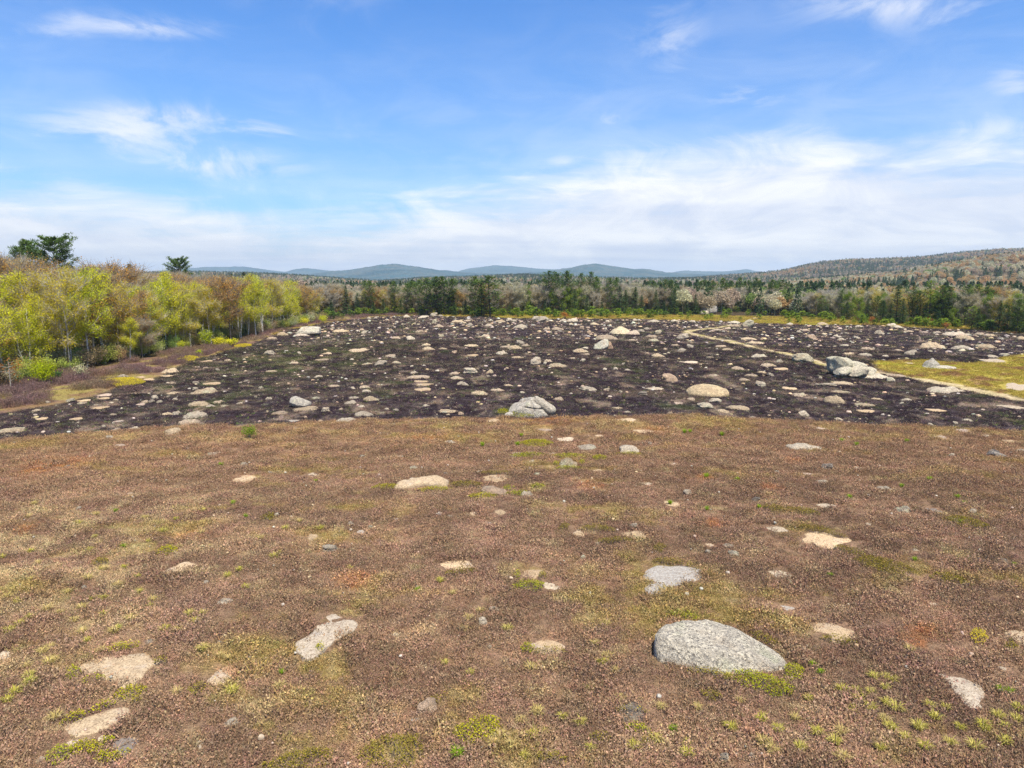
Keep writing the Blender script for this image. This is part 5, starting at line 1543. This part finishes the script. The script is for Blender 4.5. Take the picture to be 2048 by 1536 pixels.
# ------------------------------------------------------------------ trees
def decid(seed, H=10.0, W_=4.5, cb=0.35, n_leaf=1600, leaf=0.17, n_tw=700, tw=0.9, stems=1, limbs=13, mats=None, bark=None, up=0.9, round_=1.0, lowtw=0.15):
    """trunk with limbs, and a crown of leaves and fine twigs spread along the branches"""
    r = np.random.RandomState(seed)
    gt, gc = Geo(), Geo()
    seg = []                                                    # branch pieces that carry foliage
    for s_ in range(stems):
        a0 = r.uniform(0, 6.28); lean = (0.10 if stems > 1 else 0.03) * H * r.uniform(0.5, 1.3)
        base = np.array([math.cos(a0) * 0.25 * (stems > 1), math.sin(a0) * 0.25 * (stems > 1), -0.2])
        zs = np.linspace(0, 1, 8)
        wob = np.cumsum(r.normal(0, 0.010 * H, (8, 2)), 0); wob[0] = 0
        T = np.stack([base[0] + math.cos(a0) * lean * zs ** 1.3 + wob[:, 0], base[1] + math.sin(a0) * lean * zs ** 1.3 + wob[:, 1], -0.2 + H * 0.93 * zs], 1)
        r0 = 0.0105 * H * (0.75 if stems > 1 else 1.0)
        gt.tube(T, r0 * (1 - 0.9 * zs ** 0.9) + 0.008, 6)
        seg += [(T[k], T[k + 1]) for k in range(5, 7)]
        for b in range(limbs):
            q = cb + (0.95 - cb) * ((b + r.rand()) / limbs)
            k = min(int(q * 7), 6); f = q * 7 - k
            o_ = T[k] * (1 - f) + T[k + 1] * f
            th = r.uniform(0, 6.28)
            e = (q - cb) / (1 - cb)
            prof = math.sqrt(max(0.05, 1 - (2 * e * 0.86 - 0.72) ** 2)) * round_ + (1 - round_) * (1 - e)
            L_ = W_ * 0.5 * prof * r.uniform(0.75, 1.2)
            rise = up * r.uniform(0.6, 1.3) * (1 - 0.4 * e)
            P = [o_]
            for w in (0.35, 0.7, 1.0):
                P.append(o_ + np.array([math.cos(th) * L_ * w, math.sin(th) * L_ * w, L_ * rise * w ** 0.85]) + r.normal(0, 0.05 * L_ + 0.02, 3))
            rb = r0 * 0.42 * (1 - 0.6 * e)
            gt.tube(P, [rb, rb * 0.7, rb * 0.45, 0.008], 4)
            seg += [(P[1], P[2]), (P[2], P[3])]
            for sbr in range(3):
                w = r.uniform(0.3, 0.95); kk = min(int(w * 3), 2); p = P[kk] * (1 - (w * 3 - kk)) + P[kk + 1] * (w * 3 - kk)
                th2 = th + r.normal(0, 0.9); L2 = L_ * r.uniform(0.3, 0.55)
                e2 = p + np.array([math.cos(th2) * L2, math.sin(th2) * L2, L2 * r.uniform(0.3, 1.1)])
                gt.tube([p, (p + e2) / 2 + r.normal(0, 0.04, 3), e2], [rb * 0.4, rb * 0.3, 0.006], 3)
                seg += [(p, e2), ((p + e2) / 2, e2)]
    A = np.array([a for a, b in seg]); B = np.array([b for a, b in seg])
    if n_leaf:
        k = r.randint(0, len(A), n_leaf); f = r.rand(n_leaf)[:, None] ** 0.7
        C = A[k] * (1 - f) + B[k] * f + r.normal(0, 0.055 * W_ + 0.10, (n_leaf, 3))
        V, F = quads_at(C, leaf, r); gc.add(V, F, 0)
    if n_tw:
        k = r.randint(0, len(A), n_tw); f = r.rand(n_tw)[:, None] ** 0.8
        P0 = A[k] * (1 - f) + B[k] * f + r.normal(0, 0.12, (n_tw, 3))
        d = (B[k] - A[k]); d /= np.linalg.norm(d, axis=1)[:, None] + 1e-9
        d = d * 0.6 + r.normal(0, 0.55, (n_tw, 3)) + np.array([0, 0, 0.35])
        P1 = P0 + d * tw * r.uniform(0.5, 1.2, n_tw)[:, None]
        V, F = slivers(P0, P1, 0.05, r); gc.add(V, F, 1)
    f = H / np.percentile(np.concatenate(gc.V)[:, 2], 99.3)
    gt.V = [v * f for v in gt.V]; gc.V = [v * f for v in gc.V]
    return gt.mesh('trunk', [bark], True), gc.mesh('crown', mats)


def conifer(seed, H=11.0, W_=4.2, kind='pine', mats=None, bark=None, cb=0.12, whorls=18, per=6, dens=16):
    r = np.random.RandomState(seed)
    gt, gc = Geo(), Geo()
    zs = np.linspace(0, 1, 7)
    T = np.stack([np.cumsum(r.normal(0, 0.01 * H, 7)) * (kind == 'pine'), np.cumsum(r.normal(0, 0.01 * H, 7)) * (kind == 'pine'), -0.2 + H * zs], 1)
    gt.tube(T, 0.016 * H * (1 - 0.93 * zs) + 0.01, 6)
    for w in range(whorls):
        q = cb + (0.985 - cb) * (w / (whorls - 1)) ** (0.92)
        k = min(int(q * 6), 5); o_ = T[k] * (1 - (q * 6 - k)) + T[k + 1] * (q * 6 - k)
        e = (q - cb) / (1 - cb)
        if kind == 'pine': prof = (0.62 + 0.5 * math.sin(e * 2.4)) * (1 - e ** 3.2) + 0.06
        elif kind == 'flat': prof = (0.5 + 0.6 * math.sin(e * 2.9)) * (1 - e ** 7) + 0.18
        else: prof = (1 - e) ** 0.85 + 0.04
        nb = per if kind == 'spruce' else max(3, int(per * r.uniform(0.6, 1.1)))
        a0 = r.uniform(0, 6.28)
        for b in range(nb):
            th = a0 + b * 6.28 / nb + r.normal(0, 0.25)
            L_ = W_ * 0.5 * prof * (r.uniform(0.55, 1.25) if kind != 'spruce' else r.uniform(0.82, 1.12))
            if L_ < 0.12: L_ = 0.12
            rise = {'pine': 0.18 + 0.5 * e, 'flat': 0.22 + 0.15 * e, 'spruce': -0.28 + 0.75 * e}[kind] + r.normal(0, 0.08)
            ff = np.array([0, 0.5, 1.0])
            P = np.stack([o_[0] + math.cos(th) * L_ * ff, o_[1] + math.sin(th) * L_ * ff, o_[2] + L_ * (rise * ff + (0.10 if kind == 'spruce' else 0.16) * ff ** 2)], 1)
            gt.tube(P, [0.03, 0.02, 0.006], 3)
            n = max(5, int(dens * (0.35 + 0.65 * L_ / (W_ * 0.5))))
            f = r.uniform(0.22 if kind == 'spruce' else 0.38, 1.0, n)[:, None]
            C = P[0] * (1 - f) + P[2] * f + np.concatenate([r.normal(0, 0.09 * L_ + 0.05, (n, 2)), r.normal(0.03, 0.05, (n, 1))], 1)
            out = np.array([math.cos(th), math.sin(th), 0.0])
            d = out[None] * 0.5 + r.normal(0, 0.55, (n, 3)) * np.array([1, 1, 0.35]) + np.array([0, 0, -0.10 if kind == 'spruce' else 0.22])
            s_ = r.uniform(0.25, 0.55, n)[:, None] * (0.8 if kind == 'spruce' else 1.0)
            side = np.cross(d, np.array([0, 0, 1.0])) + r.normal(0, 0.15, (n, 3))
            side /= np.linalg.norm(side, axis=1)[:, None] + 1e-9
            V = np.stack([C - side * s_ * 0.30 - d * s_ * 0.3, C + side * s_ * 0.30 - d * s_ * 0.3, C + d * s_], 1).reshape(-1, 3)
            gc.add(V, np.arange(3 * n).reshape(-1, 3), 0)
    return gt.mesh('trunk', [bark], True), gc.mesh('crown', mats)


TREES = {
    'birch': [decid(1000 + k, 10, 3.3, 0.26, 8500, 0.105, 700, 0.7, 1 + (k % 3 == 1), 18, [M_BIRCHLEAF, M_TWIG], M_WHITEBARK, 1.1, 0.6) for k in range(6)],
    'aspen': [decid(1020 + k, 10, 3.9, 0.26, 7000, 0.105, 1100, 0.8, 1, 18, [M_GOLDLEAF, M_GREYTWIG], M_PALEBARK, 0.9, 0.85) for k in range(4)],
    'maple': [decid(1040 + k, 10, 5.6, 0.30, 8000, 0.13, 2600, 1.0, 1 + (k % 2), 18, [M_MAPLE, M_TWIG], M_GREYBARK, 0.8, 1.0) for k in range(4)],
    'oak': [decid(1060 + k, 10, 5.2, 0.26, 6000, 0.14, 3400, 1.0, 1, 18, [M_BROWNBUD, M_GREYTWIG], M_GREYBARK, 0.75, 1.0) for k in range(4)],
    'bare': [decid(1080 + k, 10, 5.2, 0.24, 1500, 0.14, 5500, 1.1, 1 + (k % 2), 18, [M_GREYTWIG, M_GREYTWIG], M_PALEBARK, 1.1, 0.95) for k in range(4)],
    'poplar': [decid(1100 + k, 10, 4.6, 0.22, 4200, 0.19, 2600, 1.0, 1, 17, [M_PALELEAF, M_GREYTWIG], M_PALEBARK, 1.2, 0.85) for k in range(3)],
    'green': [decid(1120 + k, 10, 4.6, 0.12, 5200, 0.20, 500, 0.8, 1, 16, [M_GREENLEAF, M_TWIG], M_GREYBARK, 0.9, 0.8) for k in range(3)],
    'pine': [conifer(1140 + k, 11, 6.0, 'pine', [M_PINE], M_DARKBARK, 0.14 + 0.06 * (k % 3), 17, 7, 34) for k in range(5)],
    'flatpine': [conifer(1160 + k, 12, 7.5, 'flat', [M_PINE], M_DARKBARK, 0.36, 13, 7, 190) for k in range(3)],
    'spruce': [conifer(1180 + k, 10, 5.0, 'spruce', [M_SPRUCE], M_DARKBARK, 0.04, 24, 9, 24) for k in range(4)],
    'lightpine': [conifer(1200 + k, 10, 5.4, 'pine', [M_LIGHTPINE], M_DARKBARK, 0.10, 15, 7, 20) for k in range(2)],
}
NOM = {'pine': 11.0, 'flatpine': 12.0}
TNAME = {'birch': 'birch_tree', 'aspen': 'aspen_tree', 'maple': 'maple_tree', 'oak': 'oak_tree', 'bare': 'bare_tree', 'poplar': 'poplar_tree', 'green': 'broadleaf_tree',
         'pine': 'pine_tree', 'flatpine': 'pine_tree', 'spruce': 'spruce_tree', 'lightpine': 'pine_tree'}
TDESC = {'birch': 'yellow-green birch', 'aspen': 'golden aspen', 'maple': 'orange-budded maple', 'oak': 'brown-budded tree', 'bare': 'bare grey tree', 'poplar': 'pale leafing poplar',
         'green': 'fresh green tree', 'pine': 'dark green pine', 'flatpine': 'flat-branched pine', 'spruce': 'dark conical spruce', 'lightpine': 'light green pine'}
placed = []       # (root, px, rank, kind)


def tree(kind, x, y, H, var, rank, yaw=None, wide=1.0, label=None, lean=0.0):
    tr, cr = TREES[kind][var % len(TREES[kind])]
    s = H / NOM.get(kind, 10.0)
    z = hz(x, y)
    root = obj(TNAME[kind], None, None, (x, y, z - 0.05), (0, lean, var * 1.7 if yaw is None else yaw), (s * wide, s * wide, s), cat='tree')
    obj('trunk', tr, root); obj('crown', cr, root)
    px = 1024 + FPX * x / (y * math.cos(PITCH) + (CAM_H - z) * math.sin(PITCH) + 1e-6)
    if label: root['label'] = label
    else: placed.append((root, px, rank, kind))
    return root


rt = random.Random(3)
# ---- the left wood: front rank (hand placed), then ranks behind on the rising ground
FRONT = [(-14, 748, 560, 'birch'), (14, 744, 562, 'birch'), (38, 740, 572, 'birch'), (60, 742, 556, 'birch'), (84, 736, 590, 'birch'), (104, 740, 552, 'aspen'), (124, 738, 545, 'aspen'),
         (140, 744, 560, 'aspen'), (172, 736, 550, 'birch'), (190, 728, 548, 'birch'), (214, 726, 575, 'birch'), (238, 722, 572, 'aspen'), (262, 722, 640, 'birch'), (248, 716, 650, 'birch'),
         (286, 716, 640, 'oak'), (292, 708, 580, 'birch'), (310, 704, 578, 'birch'), (334, 700, 562, 'birch'), (352, 696, 552, 'birch'), (372, 694, 590, 'birch'), (392, 690, 570, 'birch'),
         (404, 690, 575, 'birch'), (424, 690, 580, 'aspen'), (440, 686, 560, 'maple'), (462, 682, 560, 'maple'), (480, 678, 562, 'birch'), (496, 672, 556, 'birch'), (512, 672, 566, 'birch'),
         (528, 666, 556, 'birch'), (545, 662, 562, 'aspen'), (562, 656, 574, 'birch'), (578, 652, 600, 'birch'), (594, 648, 604, 'birch'), (606, 640, 598, 'birch'), (620, 634, 602, 'birch'),
         (636, 630, 606, 'birch'), (650, 628, 610, 'birch')]
for k, (px, py, ty, kd) in enumerate(FRONT):
    g, mpp, dep, s = size_at(px, py)
    H_ = (py - ty) * mpp / math.cos(dep)
    tree(kd, g[0], g[1], max(2.5, H_ * 1.04), k, 'front', wide=0.95 if H_ > 6 else 1.25, lean=rt.uniform(-0.05, 0.05))
for k, (px, py, ty, wide) in enumerate([(20, 738, 690, 1.1), (46, 742, 705, 1.2), (145, 735, 700, 1.0), (208, 726, 650, 0.8), (336, 704, 655, 1.2), (350, 703, 668, 1.3), (318, 706, 675, 1.1),
                                        (404, 690, 640, 0.9), (500, 675, 648, 1.1), (520, 668, 640, 1.0), (556, 655, 612, 0.8), (552, 652, 632, 1.4)]):
    g, mpp, dep, s = size_at(px, py)
    tree('spruce', g[0] - 1.2, g[1] + 1.0, (py - ty) * mpp / math.cos(dep), k, 'front', wide=wide)
for row, (xo, n, kinds, h0) in enumerate([(-59.5, 70, ['birch', 'birch', 'birch', 'aspen', 'birch', 'birch', 'maple'], 10.2), (-66, 44, ['maple', 'birch', 'maple', 'aspen', 'maple', 'oak'], 11.0),
                                          (-76, 36, ['maple', 'maple', 'maple', 'oak'], 11.5), (-88, 40, ['maple', 'maple', 'oak', 'maple'], 12.0)]):
    for k in range(n):
        y = 62 + (k + rt.random() * 0.8) * 148 / n * (1 + 0.1 * row)
        x = xo + rt.uniform(-2.6, 2.6)
        tree(rt.choice(kinds), x, y, h0 * rt.uniform(0.82, 1.08) * (1.0 + (0.16 if row >= 2 else 0.0) * (y < 135)), rt.randrange(20), 'behind' if row < 2 else 'upper', rt.uniform(0, 6), rt.uniform(1.0, 1.25), lean=rt.uniform(-0.04, 0.04))


def by_top(kind, px, ty, dist_y, var, label, wide=1.0, yaw=0.0):
    """a tree whose top shows at (px, ty), standing dist_y metres out"""
    d = pix_dir(px, ty)
    x = d[0] / d[1] * dist_y
    top_z = CAM_H + d[2] / d[1] * dist_y
    H_ = top_z - hz(x, dist_y)
    return tree(kind, x, dist_y, H_, var, None, yaw, wide, label)


by_top('flatpine', 104, 476, 150, 0, 'tall flat-branched pine standing above the left wood', 0.66, 2.2)
by_top('flatpine', 52, 483, 158, 1, 'slimmer pine top at the far left, left of the tall pine', 0.40, 0.4)
by_top('pine', 30, 494, 150, 1, 'bushy dark pine crown at the left picture edge', 0.6)
by_top('flatpine', 356, 518, 215, 2, 'lone rounded pine crown above the orange maples', 0.55, 1.0)
by_top('pine', 2, 522, 130, 2, 'dark pine tip cut by the left picture edge', 0.7)

# ---- the far treeline: the conifers one can pick out
FARC = """690 633 572 spruce .9;713 630 587 spruce .8;739 630 564 pine .75;728 626 563 pine .7;787 629 565 pine .6;812 630 569 pine .8;823 628 565 pine .8;838 629 561 pine .8;852 632 559 pine .9
872 631 556 pine 1.0;886 631 555 pine .9;903 631 560 pine .9;948 632 555 pine .8;978 634 553 pine 1.25;962 634 566 spruce .9;1098 630 545 pine .8;1112 629 547 pine .7;1136 629 544 pine .7;1162 627 549 pine .55
1181 628 546 pine .6;1192 628 556 pine .6;1221 629 558 pine .7;1233 627 557 pine .5;1150 631 578 spruce .8;1240 629 573 spruce 1.1;1252 629 580 spruce .9;1272 630 575 spruce 1.0;1285 630 590 spruce .9
1313 630 580 spruce .8;1306 626 563 pine .7;1330 627 561 pine .8;1345 627 562 pine .7;1351 631 574 spruce .75;1375 631 596 spruce 1.0;1393 631 590 spruce .8;1415 625 591 spruce 1.0;1408 622 562 pine .9
1425 622 563 pine .8;1447 622 558 pine .7;1463 622 563 pine .6;1483 622 557 pine .6;1497 622 562 pine .5;1514 623 558 pine .6;1545 624 561 pine .8;1566 624 562 pine .9;1470 622 580 spruce .8
1500 624 574 spruce 1.1;1520 626 596 spruce .9;1485 623 604 spruce 1.2;1540 628 604 spruce .9;1568 629 589 spruce .9;1585 631 608 spruce 1.0;1617 633 613 spruce .9;1647 637 592 pine .95;1659 639 612 spruce 1.0
1688 638 580 pine .6;1703 640 585 green .8;1699 641 603 spruce 1.2;1722 642 596 green .9;1740 644 598 spruce 1.0;1757 645 594 pine 1.0;1772 646 600 spruce 1.2;1799 648 570 spruce .95;1812 650 598 spruce 1.0
1830 649 575 pine .6;1845 650 584 pine .9;1864 651 564 lightpine .9;1858 652 606 spruce 1.0;1880 650 602 green .9;1890 652 574 pine .8;1905 652 576 pine .8;1885 654 620 spruce 1.0;1915 655 618 green .8
1938 652 572 pine .8;1957 650 571 pine .8;1975 652 577 pine .8;1990 653 583 pine .7;1952 660 612 lightpine 1.1;1965 661 618 spruce .9;2008 664 602 spruce 1.0;2025 664 612 spruce .8;2045 665 600 pine .9
1840 651 612 spruce 1.1;1787 647 606 spruce 1.0;2060 668 610 spruce 1.0;1925 656 628 spruce 1.0;600 628 590 spruce .8;620 624 582 pine .9;633 624 586 spruce .9;1655 634 580 bare 1.0;800 631 600 spruce 1.0
930 632 600 spruce 1.0;1060 631 605 spruce 1.0;1125 631 607 spruce 1.2;1090 631 600 spruce .8;1205 631 603 spruce 1.0;1330 631 602 spruce 1.1;765 631 598 spruce 1.0;840 632 606 spruce 1.1;908 633 606 spruce 1.0
1560 627 588 pine .6;1020 632 608 spruce .9;1175 631 594 spruce .9;660 632 600 spruce 1.0;745 632 604 spruce 1.1"""
for k, q in enumerate(FARC.replace('\n', ';').split(';')):
    a = q.split()
    if len(a) < 5: continue
    px, py, ty, wd = float(a[0]), float(a[1]), float(a[2]), float(a[4])
    g, mpp, dep, s = size_at(px, py)
    tree(a[3], g[0], g[1] + 2.0, (py - ty) * mpp * 1.02, k, 'far', wide=wd * 1.05)
# ---- broadleaf trees between them
base_x = [560, 700, 860, 1000, 1150, 1300, 1420, 1520, 1600, 1700, 1800, 1900, 2048, 2200]
base_y = [630, 629, 629, 631, 629, 628, 623, 623, 632, 639, 647, 652, 664, 672]
top_x = [560, 640, 760, 900, 1040, 1080, 1200, 1300, 1450, 1600, 1700, 1800, 1900, 2048, 2200]
top_y = [570, 572, 573, 574, 562, 566, 566, 572, 574, 584, 580, 578, 584, 580, 580]
px = 566.0
k = 0
while px < 2090:
    for row in range(2):
        q = px + rt.uniform(-6, 6)
        by, ty = np.interp(q, base_x, base_y), np.interp(q, top_x, top_y)
        g, mpp, dep, s = size_at(q, by)
        off = (0 if q < 1690 else 3) + row * 9 + rt.uniform(0, 4)
        if q < 1030: kd = rt.choice(['oak', 'oak', 'bare', 'oak', 'aspen', 'poplar', 'maple'])
        elif q < 1260: kd = rt.choice(['bare', 'poplar', 'bare', 'oak', 'poplar', 'green'])
        elif q < 1400: kd = rt.choice(['oak', 'bare', 'maple', 'poplar', 'oak'])
        elif q < 1690: kd = rt.choice(['poplar', 'poplar', 'bare', 'bare', 'oak', 'aspen'])
        else: kd = rt.choice(['oak', 'aspen', 'green', 'poplar', 'green', 'aspen', 'maple'])
        H_ = (by - ty) * mpp * rt.uniform(0.80, 1.02) * (0.92 if row == 0 else 1.06)
        tree(kd, g[0] * (1 + off / g[1]), g[1] + off, H_, k, 'far', rt.uniform(0, 6), rt.uniform(0.85, 1.2))
        k += 1
    px += rt.uniform(9, 15)

# tell the trees apart: rank, kind, and their order from the left
RANK = {'front': 'at the front edge of the left wood', 'behind': 'in the middle of the left wood', 'upper': 'high in the left wood', 'far': 'in the far treeline'}
cells = {}
for (root, px, rank, kind) in placed:
    cells.setdefault((rank, TDESC[kind]), []).append((px, root))
for (rank, desc), L in cells.items():
    L.sort(key=lambda q: q[0])
    for i, (px, root) in enumerate(L):
        root['label'] = '%s %s, %s %s from the left' % (desc, RANK[rank], ordinal(i + 1), desc.split()[-1])
        root['group'] = {'front': 'trees along the edge of the left wood', 'behind': 'trees inside the left wood', 'upper': 'trees high in the left wood', 'far': 'trees of the far treeline'}[rank]

# ---- knee-high pines seeding the far meadow
SAP = []
for k in range(5):
    SAP.append(conifer(1300 + k, 1.6, 1.5, 'pine', [M_LIGHTPINE if k < 3 else M_PINE], M_DARKBARK, 0.05, 7, 6, 9)[1])
cnt = 0
saps = []
while cnt < 260:
    px = rt.uniform(640, 2060)
    by = np.interp(px, base_x, base_y)
    edge = np.interp(px, [640, 690, 780, 860, 1000, 1150, 1300, 1400, 1560, 1700, 1800, 1900, 2048], [640, 638, 631, 629, 634, 636, 637, 641, 647, 649, 652, 657, 667])
    lo = by + 1
    if edge - lo < 2: lo = edge - 3
    y = lo + (edge - lo) * rt.random() ** (1.5 if px < 1250 else 1.1)
    if 1340 < px < 1560 and rt.random() < 0.35: continue
    g = ground(px, y)
    s = rt.uniform(0.7, 1.6) * (1.1 if px < 1250 else 0.95)
    o = obj('pine_sapling', SAP[rt.randrange(5 if rt.random() < 0.4 else 3)], None, (g[0], g[1], g[2] - 0.05), (0, 0, rt.uniform(0, 6)), (s, s, s * rt.uniform(0.8, 1.2)),
            cat='sapling', group='pine saplings on the far meadow')
    saps.append((o, px, y, 'small bushy pine sapling', 'sapling'))
    cnt += 1


tell_apart(saps, 'sapling', 'pine saplings on the far meadow',
           [(1131, 633, 'the bright orange shrub'), (1417, 620, 'the whitish meadow boulder'), (1238, 618, 'the left round bush'), (1304, 616, 'the right round bush'),
            (690, 633, 'the leftmost far spruce'), (978, 634, 'the broad tiered pine'), (1500, 640, 'the lichened burn-edge boulder'), (850, 630, 'the pine clump left of centre'),
            (1717, 640, 'the green meadow bush'), (1741, 646, 'the left scorched shrub'), (1855, 650, 'the middle scorched shrub'), (1993, 660, 'the large scorched shrub'),
            (1647, 637, 'the round-crowned pine'), (1568, 630, 'the spruce before pale poplars')])


# ------------------------------------------------------------------ forest beyond, one mass of crowns
def far_crown(seed, kind):
    r = np.random.RandomState(seed)
    g = Geo()
    if kind == 'round':
        n = 520
        d = r.normal(size=(n, 3)); d[:, 2] = np.abs(d[:, 2]) * 0.9 - 0.15; d /= np.linalg.norm(d, axis=1)[:, None]
        C = d * np.array([2.6, 2.6, 3.4]) * (0.75 + 0.3 * r.rand(n))[:, None] + np.array([0, 0, 6.2])
        V, F = quads_at(C, 0.62, r, 0.8); g.add(V, F)
        n = 260
        P0 = r.normal(0, 0.5, (n, 3)) + np.array([0, 0, 5.5]); d = r.normal(size=(n, 3)); d[:, 2] = np.abs(d[:, 2]); d /= np.linalg.norm(d, axis=1)[:, None]
        V, F = slivers(P0, P0 + d * np.array([3.0, 3.0, 4.2]), 0.16, r); g.add(V, F)
        g.tube([(0, 0, -0.5), (0, 0, 6)], [0.16, 0.08], 4)
    else:
        n = 420
        z = r.rand(n) ** 1.2; th = r.uniform(0, 6.28, n)
        R_ = 2.4 * (1 - z) ** 0.8 * (0.55 + 0.5 * r.rand(n)) + 0.1
        C = np.stack([np.cos(th) * R_, np.sin(th) * R_, 1.2 + 10.3 * z], 1)
        V, F = quads_at(C, 0.75, r, 0.7, flat=0.25); g.add(V, F)
        g.tube([(0, 0, -0.5), (0, 0, 10)], [0.16, 0.05], 4)
    return g.mesh('crown', [M_FOREST])


CROWNS = [far_crown(1400 + k, 'round') for k in range(4)] + [far_crown(1410 + k, 'cone') for k in range(3)]
C_BARE = np.array([0.45, 0.36, 0.25]); C_ORANGE = np.array([0.52, 0.35, 0.165]); C_PALE = np.array([0.55, 0.51, 0.33]); C_GREEN = np.array([0.24, 0.31, 0.08])
C_DARK = np.array([0.075, 0.12, 0.05]); C_RED = np.array([0.20, 0.115, 0.075])


def woods(name, x, y, z, mixf, label, size=1.0):
    n = len(x)
    con, ora, pale, green = mixf(x, y)
    u = rs.rand(n)
    isc = u < con
    v = np.clip(0.5 + 1.1 * n2(x, y, 70 * size ** 3, 77.0, 3, 0.6) + rs.uniform(-0.22, 0.22, n), 0, 0.999)
    tint = np.where((v < ora)[:, None], C_ORANGE, np.where((v < ora + pale)[:, None], C_PALE, np.where((v < ora + pale + green)[:, None], C_GREEN, C_BARE)))
    tint = np.where(isc[:, None], C_DARK, tint)
    tint = jitter(tint, 0.11)
    idx = np.where(isc, rs.randint(4, 7, n), rs.randint(0, 4, n))
    s = size * rs.uniform(0.75, 1.2, n)
    rot = np.stack([np.zeros(n), np.zeros(n), rs.uniform(0, 6.28, n)], 1)
    scatter(name, np.stack([x, y, z], 1), rot, np.stack([s * 1.1, s * 1.1, s * np.where(isc, 1.05, 1.0)], 1), idx, tint, CROWNS, label, 'forest')


# flat woods right behind the far treeline, and the left wood further in
x, y = sector(258, 640, 9000, 46)
ok = (y > 262 - 0.22 * np.maximum(x, 0)) & (y > 150)
x, y = x[ok], y[ok]
woods('forest', x, y, hgt(x, y) - 1.5, lambda a, b: (0.20 + 0.35 * sst(0.1, 0.5, n2(a, b, 60, 3)), 0.10 + 0.12 * (a > 80), 0.28, 0.10), 'dense mixed forest continuing behind the far treeline', 0.95)
x = rs.uniform(-260, -90, 2600); y = rs.uniform(60, 420, 2600)
ok = (np.abs(x / y) < 1.1) & ((x < -96) | (y > 225)) & (y < 330)
x, y = x[ok], y[ok]
woods('forest', x, y, hgt(x, y) - 0.5, lambda a, b: (0.04 + 0 * a, 0.72, 0.06, 0.05), 'orange-brown woods filling the rise behind the left wood', 1.05)


# low growth between the trunks of the left wood and under the far treeline
UND = [bush_mesh(1500 + k, 2.4, 2.2, 900, 0.13, [M_FOREST, M_TWIG], 0.03, 8)[0] for k in range(4)]
x = np.concatenate([rs.uniform(-64, -55.5, 620), rs.uniform(-100, -64, 500)]); y = np.concatenate([rs.uniform(60, 215, 620), rs.uniform(70, 240, 500)])
x2, y2 = [], []
for q in range(700):
    px_ = rt.uniform(560, 2090); g = ground(px_, np.interp(px_, base_x, base_y)); o_ = rt.uniform(2, 16)
    x2.append(g[0] * (1 + o_ / g[1])); y2.append(g[1] + o_)
x, y = np.concatenate([x, x2]), np.concatenate([y, y2])
pal2 = np.array([[0.36, 0.29, 0.18], [0.40, 0.40, 0.07], [0.20, 0.28, 0.06], [0.36, 0.37, 0.09], [0.42, 0.30, 0.15], [0.44, 0.42, 0.24]])
lay('understory', x, y, rs.uniform(0.5, 1.25, len(x)), rs.randint(0, 4, len(x)), jitter(pal2[rs.randint(0, 6, len(x))], 0.2), UND, 'tangled undergrowth between the trunks of both woods', 'undergrowth', -0.1)


def on_hill(hill, n, q0=0.03, q1=1.06, u0=None, u1=None):
    u0 = hill.u[0] if u0 is None else u0; u1 = hill.u[-1] if u1 is None else u1
    y = hill.near + (hill.d - hill.near) * np.sqrt(rs.uniform(q0 ** 2, q1 ** 2, n))
    x = rs.uniform(u0, u1, n) * y
    return x, y, hill.height(x, y)


x, y, z = on_hill(H_RF, 13000, 0.0, 1.05, 0.10, 0.95)
woods('forest', x, y, z - 1, lambda a, b: (0.03 + 0.85 * sst(0.22, 0.36, n2(a * 0.6, b * 1.6, 190, 71, 2)), 0.36, 0.44 - 0.15 * sst(0, 0.3, n2(a, b, 90, 9)), 0.05 + 0.5 * sst(1000, 760, b) * sst(0.0, 0.2, n2(a, b, 120, 13))),
      'tan and rusty woods with dark pine stands on the right slope', 1.0)
x, y, z = on_hill(H_RB, 17000, 0.0, 1.05, 0.15, 0.95)
woods('forest', x, y, z - 1, lambda a, b: (0.22 + 0.6 * sst(0.05, 0.3, n2(a, b, 260, 31, 2)) , 0.35, 0.12, 0.05), 'dark green and reddish woods on the right-hand ridge', 1.15)
x, y, z = on_hill(H_MID, 26000, 0.0, 1.05, -0.85, 0.5)
woods('forest', x, y, z - 1, lambda a, b: (0.30 + 0.5 * sst(0.0, 0.3, n2(a, b, 240, 41, 2)), 0.12, 0.28, 0.12), 'grey-green woods on the rise behind the far treeline', 1.15)

# ------------------------------------------------------------------ the air: distant hills fade into it
bm = bmesh.new(); bmesh.ops.create_cube(bm, size=1.0)
me = bpy.data.meshes.new('haze'); bm.to_mesh(me); bm.free()
m_h, t_h = newmat('haze')
pv = t_h.n('ShaderNodeVolumePrincipled')
pv.inputs['Color'].default_value = (0.74, 0.89, 1.0, 1)
pv.inputs['Density'].default_value = 0.000105
pv.inputs['Anisotropy'].default_value = 0.2
oo = t_h.n('ShaderNodeOutputMaterial')
t_h.t.links.new(pv.outputs[0], oo.inputs['Volume'])
m_h.cycles.volume_sampling = 'DISTANCE'
me.materials.append(m_h)
obj('haze', me, None, (0, 0, 135), (0, 0, 0), (24000, 24000, 300), kind='stuff', label='thin blue haze over the distance', cat='haze')
